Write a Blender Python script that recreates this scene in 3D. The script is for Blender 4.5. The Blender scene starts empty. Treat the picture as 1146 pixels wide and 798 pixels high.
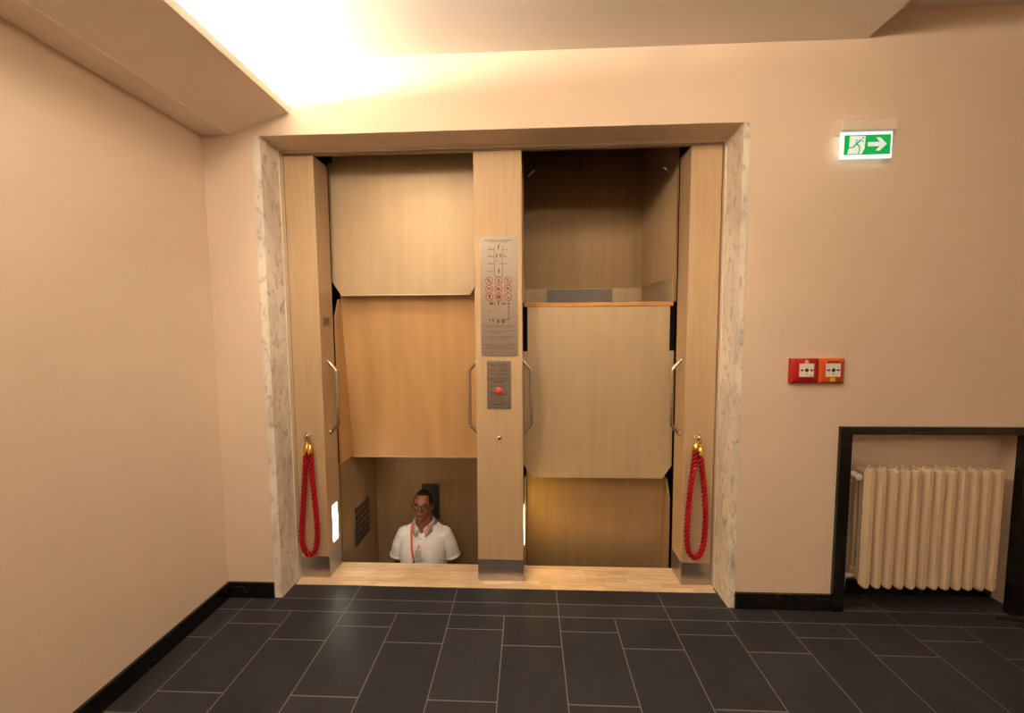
import bpy, bmesh, math, random
from mathutils import Vector, Matrix
random.seed(7)
S = bpy.context.scene
COL = S.collection
PI = math.pi

# ------------------------------------------------------------------ camera, world, lights, exposure
def rotm(p, y, r):
    Rx = Matrix.Rotation(p, 3, 'X'); Rz = Matrix.Rotation(y, 3, 'Z'); Ry = Matrix.Rotation(r, 3, 'Y')
    return Rz @ Rx @ Ry
_R = rotm(-0.07043, 0.04226, 0.00681)
cd = bpy.data.cameras.new('camera'); cam = bpy.data.objects.new('camera', cd); COL.objects.link(cam)
_rt, _fw, _up = _R @ Vector((1, 0, 0)), _R @ Vector((0, 1, 0)), _R @ Vector((0, 0, 1))
cam.matrix_world = Matrix(((_rt.x, _up.x, -_fw.x, 0.0), (_rt.y, _up.y, -_fw.y, -2.15875), (_rt.z, _up.z, -_fw.z, 1.57932), (0, 0, 0, 1)))
cd.sensor_width = 36.0; cd.lens = 438.15 / 1146 * 36.0; cd.clip_start = 0.02
S.camera = cam
S.view_settings.view_transform = 'Standard'; S.view_settings.look = 'None'
S.view_settings.gamma = 1.0; S.view_settings.exposure = 1.07
S.view_settings.use_curve_mapping = False
try:
    S.cycles.use_denoising = True
    S.cycles.max_bounces = 10; S.cycles.diffuse_bounces = 6
    S.cycles.sample_clamp_indirect = 8.0
except Exception:
    pass
W = bpy.data.worlds.new('world'); S.world = W; W.use_nodes = True
W.node_tree.nodes['Background'].inputs[0].default_value = (1.0, 0.72, 0.48, 1)
W.node_tree.nodes['Background'].inputs[1].default_value = 0.02

def area(name, loc, rot, sx, sy, power, col, spread=PI, shape='RECTANGLE'):
    l = bpy.data.lights.new(name, 'AREA'); l.shape = shape; l.size = sx
    if shape == 'RECTANGLE': l.size_y = sy
    l.energy = power; l.color = col; l.spread = spread
    o = bpy.data.objects.new(name, l); o.location = loc; o.rotation_euler = rot; COL.objects.link(o)
    return o
WARM = (1.0, 0.86, 0.66)
COVE = (1.0, 0.89, 0.72)
# fluorescent cove along the left soffit, shining up at the ceiling
COVE_STRENGTH = 162.0   # the tubes themselves are built with the cove lamps below
# two recessed ceiling spots before the lift and unseen fill globes added to balance the hall light
SPOTS = [(-0.92, -0.47), (0.45, -0.47)]
for i, (x, y) in enumerate(SPOTS):
    l = bpy.data.lights.new('ceiling_spot', 'SPOT'); l.energy = 30; l.color = WARM
    l.spot_size = math.radians(84); l.spot_blend = 0.9; l.shadow_soft_size = 0.035
    o = bpy.data.objects.new('ceiling_spot', l); o.location = (x, y, 3.02); COL.objects.link(o); o.rotation_euler = (math.radians(12), 0, 0)
WARMER = (1.0, 0.80, 0.54)
FILL_GLOBES = [(-1.0, -1.75, 2.93, 0, 38.0), (0.95, -1.3, 2.95, 1, 17.5), (0.3, -4.2, 2.93, 0, 28.0), (1.35, -3.6, 2.96, 1, 20.0)]   # x, y, z, hue, emission of each added fill globe built below

# ------------------------------------------------------------------ materials
def srgb(r, g, b):
    f = lambda c: (c / 255 / 12.92) if c / 255 <= 0.04045 else ((c / 255 + 0.055) / 1.055) ** 2.4
    return (f(r), f(g), f(b), 1.0)
def mat(name, col, rough=0.6, metal=0.0, noise=0.0, nscale=8.0, stretch=(1, 1, 1), bump=0.0, bscale=60.0, spec=0.5, emit=None, estr=0.0, col2=None, rvar=0.0):
    m = bpy.data.materials.new(name); m.use_nodes = True
    nt = m.node_tree; b = nt.nodes['Principled BSDF']
    b.inputs['Base Color'].default_value = col if len(col) == 4 else (*col, 1)
    b.inputs['Roughness'].default_value = rough; b.inputs['Metallic'].default_value = metal
    b.inputs['Specular IOR Level'].default_value = spec
    if emit:
        b.inputs['Emission Color'].default_value = emit; b.inputs['Emission Strength'].default_value = estr
    if noise > 0 or bump > 0:
        tc = nt.nodes.new('ShaderNodeTexCoord'); mp = nt.nodes.new('ShaderNodeMapping'); mp.inputs['Scale'].default_value = stretch
        nt.links.new(tc.outputs['Object'], mp.inputs['Vector'])
        n = nt.nodes.new('ShaderNodeTexNoise'); n.inputs['Scale'].default_value = nscale; n.inputs['Detail'].default_value = 5
        nt.links.new(mp.outputs[0], n.inputs['Vector'])
        if noise > 0:
            mx = nt.nodes.new('ShaderNodeMix'); mx.data_type = 'RGBA'
            c = b.inputs['Base Color'].default_value
            c2 = col2 if col2 else tuple(max(0, k * (1 - noise)) for k in c[:3]) + (1,)
            mx.inputs[6].default_value = c; mx.inputs[7].default_value = c2
            rp = nt.nodes.new('ShaderNodeMapRange'); rp.inputs[1].default_value = 0.35; rp.inputs[2].default_value = 0.68
            nt.links.new(n.outputs[0], rp.inputs[0]); nt.links.new(rp.outputs[0], mx.inputs[0])
            nt.links.new(mx.outputs[2], b.inputs['Base Color'])
            if rvar > 0:
                rr = nt.nodes.new('ShaderNodeMapRange'); rr.inputs[3].default_value = rough - rvar; rr.inputs[4].default_value = rough + rvar
                nt.links.new(n.outputs[0], rr.inputs[0]); nt.links.new(rr.outputs[0], b.inputs['Roughness'])
        if bump > 0:
            n2 = nt.nodes.new('ShaderNodeTexNoise'); n2.inputs['Scale'].default_value = bscale; n2.inputs['Detail'].default_value = 3
            nt.links.new(mp.outputs[0], n2.inputs['Vector'])
            bp = nt.nodes.new('ShaderNodeBump'); bp.inputs['Strength'].default_value = bump; bp.inputs['Distance'].default_value = 0.002
            nt.links.new(n2.outputs[0], bp.inputs['Height']); nt.links.new(bp.outputs[0], b.inputs['Normal'])
    return m
def marble(name, base, vein, scale, width, extra=None, rough=0.35):
    m = mat(name, base, rough)
    nt = m.node_tree; b = nt.nodes['Principled BSDF']
    tc = nt.nodes.new('ShaderNodeTexCoord')
    n = nt.nodes.new('ShaderNodeTexNoise'); n.inputs['Scale'].default_value = scale; n.inputs['Detail'].default_value = 9; n.inputs['Distortion'].default_value = 1.2
    nt.links.new(tc.outputs['Object'], n.inputs['Vector'])
    r = nt.nodes.new('ShaderNodeValToRGB'); e = r.color_ramp.elements
    e[0].position = 0.5 - width; e[0].color = (0, 0, 0, 1); e[1].position = 0.5 + width; e[1].color = (0, 0, 0, 1)
    k = r.color_ramp.elements.new(0.5); k.color = (1, 1, 1, 1)
    nt.links.new(n.outputs[0], r.inputs[0])
    n2 = nt.nodes.new('ShaderNodeTexNoise'); n2.inputs['Scale'].default_value = scale * 0.6; n2.inputs['Detail'].default_value = 6
    nt.links.new(tc.outputs['Object'], n2.inputs['Vector'])
    m0 = nt.nodes.new('ShaderNodeMix'); m0.data_type = 'RGBA'
    m0.inputs[6].default_value = base; m0.inputs[7].default_value = extra or base
    rp = nt.nodes.new('ShaderNodeMapRange'); rp.inputs[1].default_value = 0.4; rp.inputs[2].default_value = 0.62
    nt.links.new(n2.outputs[0], rp.inputs[0]); nt.links.new(rp.outputs[0], m0.inputs[0])
    mx = nt.nodes.new('ShaderNodeMix'); mx.data_type = 'RGBA'; mx.inputs[7].default_value = vein
    nt.links.new(m0.outputs[2], mx.inputs[6]); nt.links.new(r.outputs[0], mx.inputs[0]); nt.links.new(mx.outputs[2], b.inputs['Base Color'])
    return m
def island(m, c1, c2):
    nt = m.node_tree; b = nt.nodes['Principled BSDF']
    g = nt.nodes.new('ShaderNodeNewGeometry'); mx = nt.nodes.new('ShaderNodeMix'); mx.data_type = 'RGBA'
    mx.inputs[6].default_value = c1; mx.inputs[7].default_value = c2
    nt.links.new(g.outputs['Random Per Island'], mx.inputs[0])
    tc = nt.nodes.new('ShaderNodeTexCoord'); mp = nt.nodes.new('ShaderNodeMapping'); n = nt.nodes.new('ShaderNodeTexNoise')
    nt.links.new(tc.outputs['Object'], mp.inputs[0]); nt.links.new(mp.outputs[0], n.inputs[0])
    n.inputs['Scale'].default_value = 5; n.inputs['Detail'].default_value = 6
    m2 = nt.nodes.new('ShaderNodeMix'); m2.data_type = 'RGBA'; m2.blend_type = 'MULTIPLY'; m2.inputs[0].default_value = 1
    rp = nt.nodes.new('ShaderNodeMapRange'); rp.inputs[1].default_value = 0.3; rp.inputs[2].default_value = 0.7; rp.inputs[3].default_value = 0.8; rp.inputs[4].default_value = 1.12
    nt.links.new(n.outputs[0], rp.inputs[0])
    cb = nt.nodes.new('ShaderNodeCombineColor')
    for k in range(3): nt.links.new(rp.outputs[0], cb.inputs[k])
    nt.links.new(mx.outputs[2], m2.inputs[6]); nt.links.new(cb.outputs[0], m2.inputs[7]); nt.links.new(m2.outputs[2], b.inputs['Base Color'])
    return mp

M = {}
M['wall'] = mat('cream wall paint', (0.73, 0.585, 0.46), 0.75, bump=0.12, bscale=220, noise=0.03, nscale=2.5)
M['ceiling'] = mat('white ceiling paint', (0.80, 0.73, 0.65), 0.85, bump=0.08, bscale=200)
M['soffit'] = mat('grey white soffit paint', (0.82, 0.72, 0.63), 0.8, bump=0.08, bscale=200)
M['tile'] = mat('dark slate tile', (0.02, 0.018, 0.018), 0.42, spec=0.22); island(M['tile'], (0.021, 0.0205, 0.025, 1), (0.029, 0.028, 0.033, 1))
M['grout'] = mat('grey grout', (0.20, 0.17, 0.145), 0.9)
M['black_marble'] = marble('black marble', (0.006, 0.0055, 0.005, 1), (0.045, 0.028, 0.016, 1), 3.0, 0.006, rough=0.2)
M['marble_l'] = mat('mottled grey beige marble', (0.70, 0.61, 0.50), 0.3)
def _mottle(m):
    nt = m.node_tree; b = nt.nodes['Principled BSDF']; tc = nt.nodes.new('ShaderNodeTexCoord'); prev = None
    for sc, det, st, lo, hi, col in ((5.0, 8, (1, 1, 0.45), 0.42, 0.66, (0.58, 0.51, 0.44, 1)), (26.0, 6, (1, 1, 0.55), 0.52, 0.72, (0.33, 0.275, 0.225, 1)), (9.0, 10, (1, 1, 0.35), 0.63, 0.78, (0.30, 0.23, 0.19, 1))):
        mp = nt.nodes.new('ShaderNodeMapping'); mp.inputs['Scale'].default_value = st; mp.inputs['Location'].default_value = (sc, 0, sc * 0.3)
        n = nt.nodes.new('ShaderNodeTexNoise'); n.inputs['Scale'].default_value = sc; n.inputs['Detail'].default_value = det; n.inputs['Roughness'].default_value = 0.62; n.inputs['Distortion'].default_value = 0.6
        r = nt.nodes.new('ShaderNodeMapRange'); r.inputs[1].default_value = lo; r.inputs[2].default_value = hi; r.inputs[4].default_value = 1.0
        mx = nt.nodes.new('ShaderNodeMix'); mx.data_type = 'RGBA'; mx.inputs[6].default_value = (0.84, 0.77, 0.68, 1); mx.inputs[7].default_value = col
        nt.links.new(tc.outputs['Object'], mp.inputs[0]); nt.links.new(mp.outputs[0], n.inputs['Vector']); nt.links.new(n.outputs[0], r.inputs[0]); nt.links.new(r.outputs[0], mx.inputs[0])
        if prev: nt.links.new(prev, mx.inputs[6])
        prev = mx.outputs[2]
    nt.links.new(prev, b.inputs['Base Color'])
_mottle(M['marble_l'])
M['post'] = mat('satin bronze sheet', (0.535, 0.378, 0.222), 0.5, metal=0.12, noise=0.10, nscale=14, stretch=(6, 6, 0.25))
M['header'] = mat('dark bronze sheet', (0.36, 0.26, 0.17), 0.45, metal=0.35, noise=0.1, nscale=10, stretch=(0.3, 6, 6))
M['rib'] = mat('ribbed champagne sheet', (0.565, 0.43, 0.275), 0.46, metal=0.3, noise=0.09, nscale=3.2, stretch=(5, 3, 0.4))
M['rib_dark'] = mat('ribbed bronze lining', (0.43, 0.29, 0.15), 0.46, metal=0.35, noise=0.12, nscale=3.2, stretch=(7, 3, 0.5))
M['plywood'] = mat('birch plywood', (0.60, 0.36, 0.155), 0.45, noise=0.16, nscale=2.2, stretch=(4.5, 2, 0.7))
M['oak'] = mat('orange oak edging', (0.62, 0.29, 0.085), 0.5, noise=0.35, nscale=6, stretch=(1, 6, 8))
M['steel'] = mat('brushed steel', (0.50, 0.47, 0.43), 0.28, metal=0.95, noise=0.12, nscale=9, stretch=(0.4, 1, 9))
M['dull_steel'] = mat('dull grey steel', (0.20, 0.18, 0.16), 0.45, metal=0.6)
M['plate'] = mat('brushed steel plate', (0.33, 0.285, 0.235), 0.34, metal=0.8, noise=0.06, nscale=9, stretch=(0.4, 1, 9))
M['handle'] = mat('satin stainless tube', (0.70, 0.66, 0.61), 0.26, metal=1.0)
M['chrome'] = mat('polished chrome', (0.78, 0.76, 0.73), 0.10, metal=1.0)
M['brass'] = mat('polished brass', (0.85, 0.55, 0.12), 0.2, metal=1.0)
M['rope'] = mat('red braided rope', (0.40, 0.004, 0.012), 0.7, noise=0.3, nscale=90, spec=0.2)
M['alu'] = mat('pale aluminium angle', (0.78, 0.70, 0.58), 0.35, metal=0.4)
M['black'] = mat('floor and gap black', (0.004, 0.004, 0.004), 0.8, spec=0.1)  # car floors, and the darkness painted into the apron gaps
M['shaft'] = mat('darkened shaft wall', (0.006, 0.006, 0.006), 0.95, spec=0.05)  # near black: the unlit depth of the shaft is put into the colour
M['ink'] = mat('black print', (0.035, 0.022, 0.015), 0.7)
M['redink'] = mat('red print', (0.30, 0.035, 0.02), 0.6)
M['red_plastic'] = mat('red plastic', (0.36, 0.004, 0.005), 0.35)
M['orange_plastic'] = mat('orange plastic', (0.62, 0.085, 0.008), 0.35)
M['white_plastic'] = mat('white plastic', (0.80, 0.76, 0.68), 0.4)
M['cream_plastic'] = mat('cream plastic', (0.76, 0.66, 0.57), 0.45)
M['button_red'] = mat('red button', (0.72, 0.035, 0.02), 0.3)
M['yellow'] = mat('yellow sticker', (0.62, 0.42, 0.02), 0.6)
M['radiator'] = mat('cream radiator enamel', (0.62, 0.475, 0.33), 0.4)
M['pipe'] = mat('painted pipe', (0.55, 0.43, 0.30), 0.45)
M['valve'] = mat('worn white valve', (0.66, 0.62, 0.56), 0.4)
M['lamp_white'] = mat('lit step lamp', (0.9, 0.9, 0.8), 0.4, emit=(1.0, 0.90, 0.66, 1), estr=13)
M['lamp_yellow'] = mat('lit amber step lamp', (0.9, 0.8, 0.6), 0.4, emit=(1.0, 0.62, 0.10, 1), estr=14)
M['tube'] = mat('lit fluorescent tube', (0.9, 0.9, 0.9), 0.4, emit=(*COVE, 1), estr=COVE_STRENGTH)
M['sign_green'] = mat('lit green film', (0.0, 0.10, 0.03), 0.4, emit=(0.0, 0.17, 0.025, 1), estr=1.0)
M['sign_white'] = mat('lit white film', (0.6, 0.6, 0.6), 0.4, emit=(0.85, 1.0, 0.94, 1), estr=0.22)
M['sign_edge'] = mat('lit acrylic edge', (0.9, 0.95, 0.95), 0.3, emit=(0.72, 1.0, 0.95, 1), estr=0.38)
M['dark_plate'] = mat('dark grey plate', (0.03, 0.028, 0.027), 0.45)
M['skin'] = mat('brown skin', (0.25, 0.10, 0.042), 0.5, noise=0.1, nscale=25)
M['lip'] = mat('lip skin', (0.22, 0.085, 0.055), 0.5)
M['hair'] = mat('black hair', (0.010, 0.007, 0.006), 0.6)
M['shirt'] = mat('white pique cotton', (0.80, 0.76, 0.77), 0.85, bump=0.1, bscale=400)
M['trousers'] = mat('dark trousers', (0.02, 0.02, 0.03), 0.8)
M['shoe'] = mat('black shoe leather', (0.01, 0.01, 0.01), 0.35)
M['glasses'] = mat('black spectacle frame', (0.006, 0.005, 0.005), 0.3)
M['eye_white'] = mat('eye white', (0.26, 0.21, 0.17), 0.25)
M['lanyard'] = mat('orange lanyard', (0.62, 0.08, 0.02), 0.6)
M['badge'] = mat('pale badge card', (0.55, 0.55, 0.58), 0.35)
M['cable'] = mat('black cable', (0.006, 0.006, 0.006), 0.25)
# worktop-like stave wood of the threshold
M['stave'] = mat('pale stave wood', (0.6, 0.4, 0.22), 0.38)
mp_ = island(M['stave'], (0.55, 0.38, 0.23, 1), (0.71, 0.53, 0.36, 1)); mp_.inputs['Scale'].default_value = (1.2, 10, 4)

# ------------------------------------------------------------------ mesh helpers
def bm_box(bm, x0, x1, y0, y1, z0, z1, bev=0.0, mi=0):
    b2 = bmesh.new()
    vs = [b2.verts.new(p) for p in ((x0, y0, z0), (x1, y0, z0), (x1, y1, z0), (x0, y1, z0), (x0, y0, z1), (x1, y0, z1), (x1, y1, z1), (x0, y1, z1))]
    for f in ((0, 3, 2, 1), (4, 5, 6, 7), (0, 1, 5, 4), (1, 2, 6, 5), (2, 3, 7, 6), (3, 0, 4, 7)): b2.faces.new([vs[i] for i in f])
    if bev > 0: bmesh.ops.bevel(b2, geom=b2.edges[:], offset=bev, segments=2, affect='EDGES', profile=0.5)
    for f in b2.faces: f.material_index = mi
    me = bpy.data.meshes.new('t'); b2.to_mesh(me); b2.free(); bm.from_mesh(me); bpy.data.meshes.remove(me)
def bm_prism(bm, pts, fn, a0, a1, mi=0, bev=0.0):
    """polygon pts (2-D) extruded from a0 to a1; fn(u,v,a) -> xyz"""
    b2 = bmesh.new()
    A = [b2.verts.new(fn(u, v, a0)) for u, v in pts]; B = [b2.verts.new(fn(u, v, a1)) for u, v in pts]
    n = len(pts); b2.faces.new(A); b2.faces.new(B[::-1])
    for i in range(n): b2.faces.new((A[i], B[i], B[(i + 1) % n], A[(i + 1) % n]))
    bmesh.ops.recalc_face_normals(b2, faces=b2.faces[:])
    if bev > 0: bmesh.ops.bevel(b2, geom=b2.edges[:], offset=bev, segments=1, affect='EDGES')
    for f in b2.faces: f.material_index = mi
    me = bpy.data.meshes.new('t'); b2.to_mesh(me); b2.free(); bm.from_mesh(me); bpy.data.meshes.remove(me)
def frames(pts, closed=False):
    P = [Vector(p) for p in pts]; n = len(P); T = []
    for i in range(n):
        a = P[i - 1] if (i > 0 or closed) else P[i]; b = P[(i + 1) % n] if (i < n - 1 or closed) else P[i]
        T.append((b - a).normalized())
    up = Vector((0, 0, 1)) if abs(T[0].z) < 0.9 else Vector((0, 1, 0))
    N = [(up - T[0] * up.dot(T[0])).normalized()]
    for i in range(1, n):
        v = N[-1] - T[i] * N[-1].dot(T[i]); N.append(v.normalized())
    return P, T, N
def bm_tube(bm, pts, r, seg=10, closed=False, caps=True, mi=0):
    P, T, N = frames(pts, closed); n = len(P); rings = []
    for i in range(n):
        B = T[i].cross(N[i]); ri = r[i] if isinstance(r, (list, tuple)) else r
        rings.append([bm.verts.new(P[i] + (N[i] * math.cos(2 * PI * k / seg) + B * math.sin(2 * PI * k / seg)) * ri) for k in range(seg)])
    for i in range(n if closed else n - 1):
        a, b = rings[i], rings[(i + 1) % n]
        for k in range(seg):
            f = bm.faces.new((a[k], a[(k + 1) % seg], b[(k + 1) % seg], b[k])); f.smooth = True; f.material_index = mi
    if caps and not closed:
        f = bm.faces.new(rings[0][::-1]); f.material_index = mi
        f = bm.faces.new(rings[-1]); f.material_index = mi
def bm_lathe(bm, prof, origin, axis='Z', seg=24, mi=0):
    """prof: (radius, height along axis) ; closes ends"""
    o = Vector(origin); rings = []
    ax = {'X': (Vector((0, 1, 0)), Vector((0, 0, 1)), Vector((1, 0, 0))), 'Y': (Vector((1, 0, 0)), Vector((0, 0, 1)), Vector((0, -1, 0))), 'Z': (Vector((1, 0, 0)), Vector((0, 1, 0)), Vector((0, 0, 1)))}[axis]
    for r, h in prof:
        rings.append([bm.verts.new(o + ax[2] * h + (ax[0] * math.cos(2 * PI * k / seg) + ax[1] * math.sin(2 * PI * k / seg)) * max(r, 1e-5)) for k in range(seg)])
    fs = []
    for a, b in zip(rings, rings[1:]):
        for k in range(seg):
            f = bm.faces.new((a[k], a[(k + 1) % seg], b[(k + 1) % seg], b[k])); f.smooth = True; fs.append(f)
    fs.append(bm.faces.new(rings[0])); fs.append(bm.faces.new(rings[-1]))
    for f in fs: f.material_index = mi
    bmesh.ops.recalc_face_normals(bm, faces=fs)
def bm_ball(bm, c, rx, ry, rz, u=16, v=10, mi=0, mtx=None):
    b2 = bmesh.new(); bmesh.ops.create_uvsphere(b2, u_segments=u, v_segments=v, radius=1.0)
    for w in b2.verts: w.co = Vector((w.co.x * rx, w.co.y * ry, w.co.z * rz))
    if mtx is not None: bmesh.ops.transform(b2, matrix=mtx, verts=b2.verts)
    for w in b2.verts: w.co += Vector(c)
    for f in b2.faces: f.smooth = True; f.material_index = mi
    me = bpy.data.meshes.new('t'); b2.to_mesh(me); b2.free(); bm.from_mesh(me); bpy.data.meshes.remove(me)
def spline(pts, n=8, closed=False):
    P = [Vector(p) for p in pts]; out = []; m = len(P)
    rng = range(m) if closed else range(m - 1)
    for i in rng:
        p0 = P[(i - 1) % m] if (closed or i > 0) else P[i]; p1 = P[i]; p2 = P[(i + 1) % m]; p3 = P[(i + 2) % m] if (closed or i + 2 < m) else p2
        for k in range(n):
            t = k / n
            out.append(0.5 * ((2 * p1) + (p2 - p0) * t + (2 * p0 - 5 * p1 + 4 * p2 - p3) * t * t + (3 * p1 - p0 - 3 * p2 + p3) * t ** 3))
    if not closed: out.append(P[-1])
    return out
def obj(name, bm, mats, parent=None, loc=None, smooth=None):
    me = bpy.data.meshes.new(name); bm.to_mesh(me); bm.free()
    for m in (mats if isinstance(mats, (list, tuple)) else [mats]): me.materials.append(M[m])
    o = bpy.data.objects.new(name, me); COL.objects.link(o)
    if parent: o.parent = parent
    if loc: o.location = loc
    return o
def struct(name, bm, mats):
    o = obj(name, bm, mats); o['kind'] = 'structure'; return o
def tag(o, label, cat, group=None):
    o['label'] = label; o['category'] = cat
    if group: o['group'] = group
    return o
def thing(name, label, cat, loc=(0, 0, 0), group=None):
    o = bpy.data.objects.new(name, None); o.empty_display_size = 0.05; o.location = loc; COL.objects.link(o)
    return tag(o, label, cat, group)
def box_obj(name, dims, m, parent=None, bev=0.0, off=(0, 0, 0)):
    bm = bmesh.new(); x0, x1, y0, y1, z0, z1 = dims; ox, oy, oz = off
    bm_box(bm, x0 - ox, x1 - ox, y0 - oy, y1 - oy, z0 - oz, z1 - oz, bev)
    return obj(name, bm, m, parent)
def bm_text(bm, txt, size, x, z, y, align='CENTER', mi=0, sx=1.0, width=None, bold=0.0, axis='front'):
    cu = bpy.data.curves.new('t', 'FONT'); cu.body = txt; cu.size = size; cu.align_x = align; cu.align_y = 'CENTER'; cu.extrude = 0.0002; cu.offset = bold
    cu.resolution_u = 2
    o = bpy.data.objects.new('t', cu); COL.objects.link(o)
    dg = bpy.context.evaluated_depsgraph_get(); me = bpy.data.meshes.new_from_object(o.evaluated_get(dg))
    if width and len(me.vertices):
        xs = [v.co.x for v in me.vertices]; w = max(xs) - min(xs); sx = width / w if w > 0 else 1
    for v in me.vertices:
        a, b, c = v.co
        v.co = (x + a * sx, y - c, z + b) if axis == 'front' else (y + c, x + a * sx, z + b)
    b2 = bmesh.new(); b2.from_mesh(me)
    for f in b2.faces: f.material_index = mi
    b2.to_mesh(me); b2.free()
    bm.from_mesh(me); bpy.data.objects.remove(o); bpy.data.curves.remove(cu); bpy.data.meshes.remove(me)

# ------------------------------------------------------------------ the room shell
RX, RY = 4.6, -5.4            # right and rear limits of the hall
XL = -1.79                    # left wall
ZC, ZH = 3.03, 3.165          # ceiling, raised ceiling bay
LX0, LX1, LZ = -1.46, 1.118, 2.64
NX0, NX1, NZ, ND = 1.70, 2.69, 1.02, 0.15
bm = bmesh.new()
bm_box(bm, XL - 0.2, -1.505, 0, 0.19, 0, 3.5)
bm_box(bm, -1.505, 1.152, 0, 0.19, LZ, 3.5)
bm_box(bm, 1.152, NX0, 0, 0.35, 0, 3.5)
bm_box(bm, NX0, NX1, 0, 0.35, NZ, 3.5)
bm_box(bm, NX0, NX1, ND, 0.35, 0, NZ)
bm_box(bm, NX1, RX + 0.2, 0, 0.35, 0, 3.5)
struct('wall_back', bm, 'wall')
bm = bmesh.new(); bm_box(bm, XL - 0.2, XL, RY - 0.2, 0, 0, 3.5); struct('wall_left', bm, 'wall')
bm = bmesh.new(); bm_box(bm, RX, RX + 0.2, RY - 0.2, 0, 0, 3.5); struct('wall_right', bm, 'wall')
bm = bmesh.new(); bm_box(bm, XL, RX, RY - 0.2, RY, 0, 3.5); struct('wall_rear', bm, 'wall')
bm = bmesh.new(); bm_box(bm, XL, 1.713, RY, 0, ZC, 3.5); bm_box(bm, 1.713, RX, RY, 0, ZH, 3.5); struct('ceiling', bm, 'ceiling')
# soffit with the light trough along the left wall
bm = bmesh.new()
prof = [(XL, 2.65), (-1.631, 2.650), (-1.629, 2.6475), (-1.626, 2.651), (-1.298, 2.757), (-1.292, 2.753), (-1.289, 2.760), (-1.284, 2.786), (-1.302, 2.788), (-1.325, 2.768), (-1.40, 2.745), (-1.56, 2.735), (-1.62, 2.80), (XL, 2.80)]
bm_prism(bm, prof, lambda u, v, a: (u, a, v), RY, 0)
struct('trim_1', bm, 'soffit')

# floor: tiles 30 x 40 cm laid in staggered columns, two rows of long tiles before the lift
bm = bmesh.new(); g = 0.0022
def tile(x0, x1, y0, y1):
    if x1 - x0 < 0.012 or y1 - y0 < 0.012: return
    v = [bm.verts.new(p) for p in ((x0 + g, y0 + g, 0), (x1 - g, y0 + g, 0), (x1 - g, y1 - g, 0), (x0 + g, y1 - g, 0))]
    f = bm.faces.new(v); f.material_index = 0
def grout(x0, x1, y0, y1):
    bm_box(bm, x0, x1, y0, y1, -0.05, -0.0008, mi=1)
grout(XL, RX, RY, 0); grout(-1.46, 1.118, 0, 0.118); grout(NX0, NX1, 0, ND)
X0 = -0.4385; xs = [XL] + [X0 + 0.3 * n for n in range(-4, 18) if X0 + 0.3 * n < RX - 0.02] + [RX]
for i, (a, b) in enumerate(zip(xs, xs[1:])):
    n = i - 5 + 0
    j = round((a - X0) / 0.3) if i > 0 else -5
    ys = [-0.108] + [(-0.21 if j % 2 == 0 else -0.31) - 0.4 * k for k in range(14)]
    for y1, y0 in zip(ys, ys[1:]):
        if y1 > RY: tile(a, b, max(y0, RY), y1)
ev = [X0 + 0.6 * n for n in range(-2, 9) if X0 + 0.6 * n < RX]
cuts = sorted([XL, -1.474, 1.122, RX] + ev)
for a, b in zip(cuts, cuts[1:]): tile(a, b, -0.108, -0.006)
cc = [-1.46] + [e for e in ev if -1.46 < e < 1.118] + [1.118]
for a, b in zip(cc, cc[1:]): tile(a, b, -0.006, 0.118)
nn = [NX0] + [e for e in ev if NX0 < e < NX1] + [NX1]
for a, b in zip(nn, nn[1:]): tile(a, b, -0.006, ND)
struct('floor', bm, ['tile', 'grout'])

# baseboards of black marble
bm = bmesh.new()
ys = [0, -0.34, -0.95, -1.55, -2.15, -2.75, -3.35, -3.95, -4.55, RY]
for a, b in zip(ys, ys[1:]): bm_box(bm, XL, XL + 0.016, b + 0.001, a - 0.001, 0.0, 0.093, 0.001)
struct('baseboard_left', bm, 'black_marble')
bm = bmesh.new()
for a, b in ((XL + 0.016, -1.74), (-1.74, -1.507), (1.154, 1.475), (1.475, 1.674)): bm_box(bm, a + 0.001, b - 0.001, -0.014, 0, 0.0, 0.093, 0.001)
bm_box(bm, NX0, NX1, ND - 0.014, ND, 0, 0.09)
struct('baseboard_back', bm, 'black_marble')
# marble jambs of the lift opening and the thin metal angles inside them
for nm, (x0, x1) in (('trim_2', (-1.507, -1.462)), ('trim_3', (1.120, 1.154))):
    bm = bmesh.new(); bm_box(bm, x0, x1, -0.004, 0.188, 0, LZ - 0.002, 0.0015); struct(nm, bm, 'marble_l')
bm = bmesh.new()
bm_box(bm, -1.462, -1.456, 0.155, 0.19, 0, LZ); bm_box(bm, 1.112, 1.120, 0.165, 0.19, 0, LZ); bm_box(bm, -1.456, 1.112, 0.178, 0.19, LZ - 0.013, LZ)
struct('trim_4', bm, 'alu')
# header box of the lift front
bm = bmesh.new(); bm_box(bm, -1.505, 1.152, 0.19, 0.216, 2.617, 2.80); struct('trim_5', bm, 'header')
# timber threshold of short staves
bm = bmesh.new()
yy = 0.118
while yy < 0.352:
    y2 = min(yy + 0.0395, 0.357); xx = -1.456 - random.random() * 0.3
    while xx < 1.112:
        x2 = xx + random.uniform(0.22, 0.42)
        a, b = max(xx, -1.456), min(x2, 1.112)
        if b - a > 0.004: bm_box(bm, a + 0.0002, b - 0.0002, yy + 0.0002, y2 - 0.0002, -0.04, 0.0015)
        xx = x2
    yy = y2
struct('trim_6', bm, 'stave')
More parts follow.
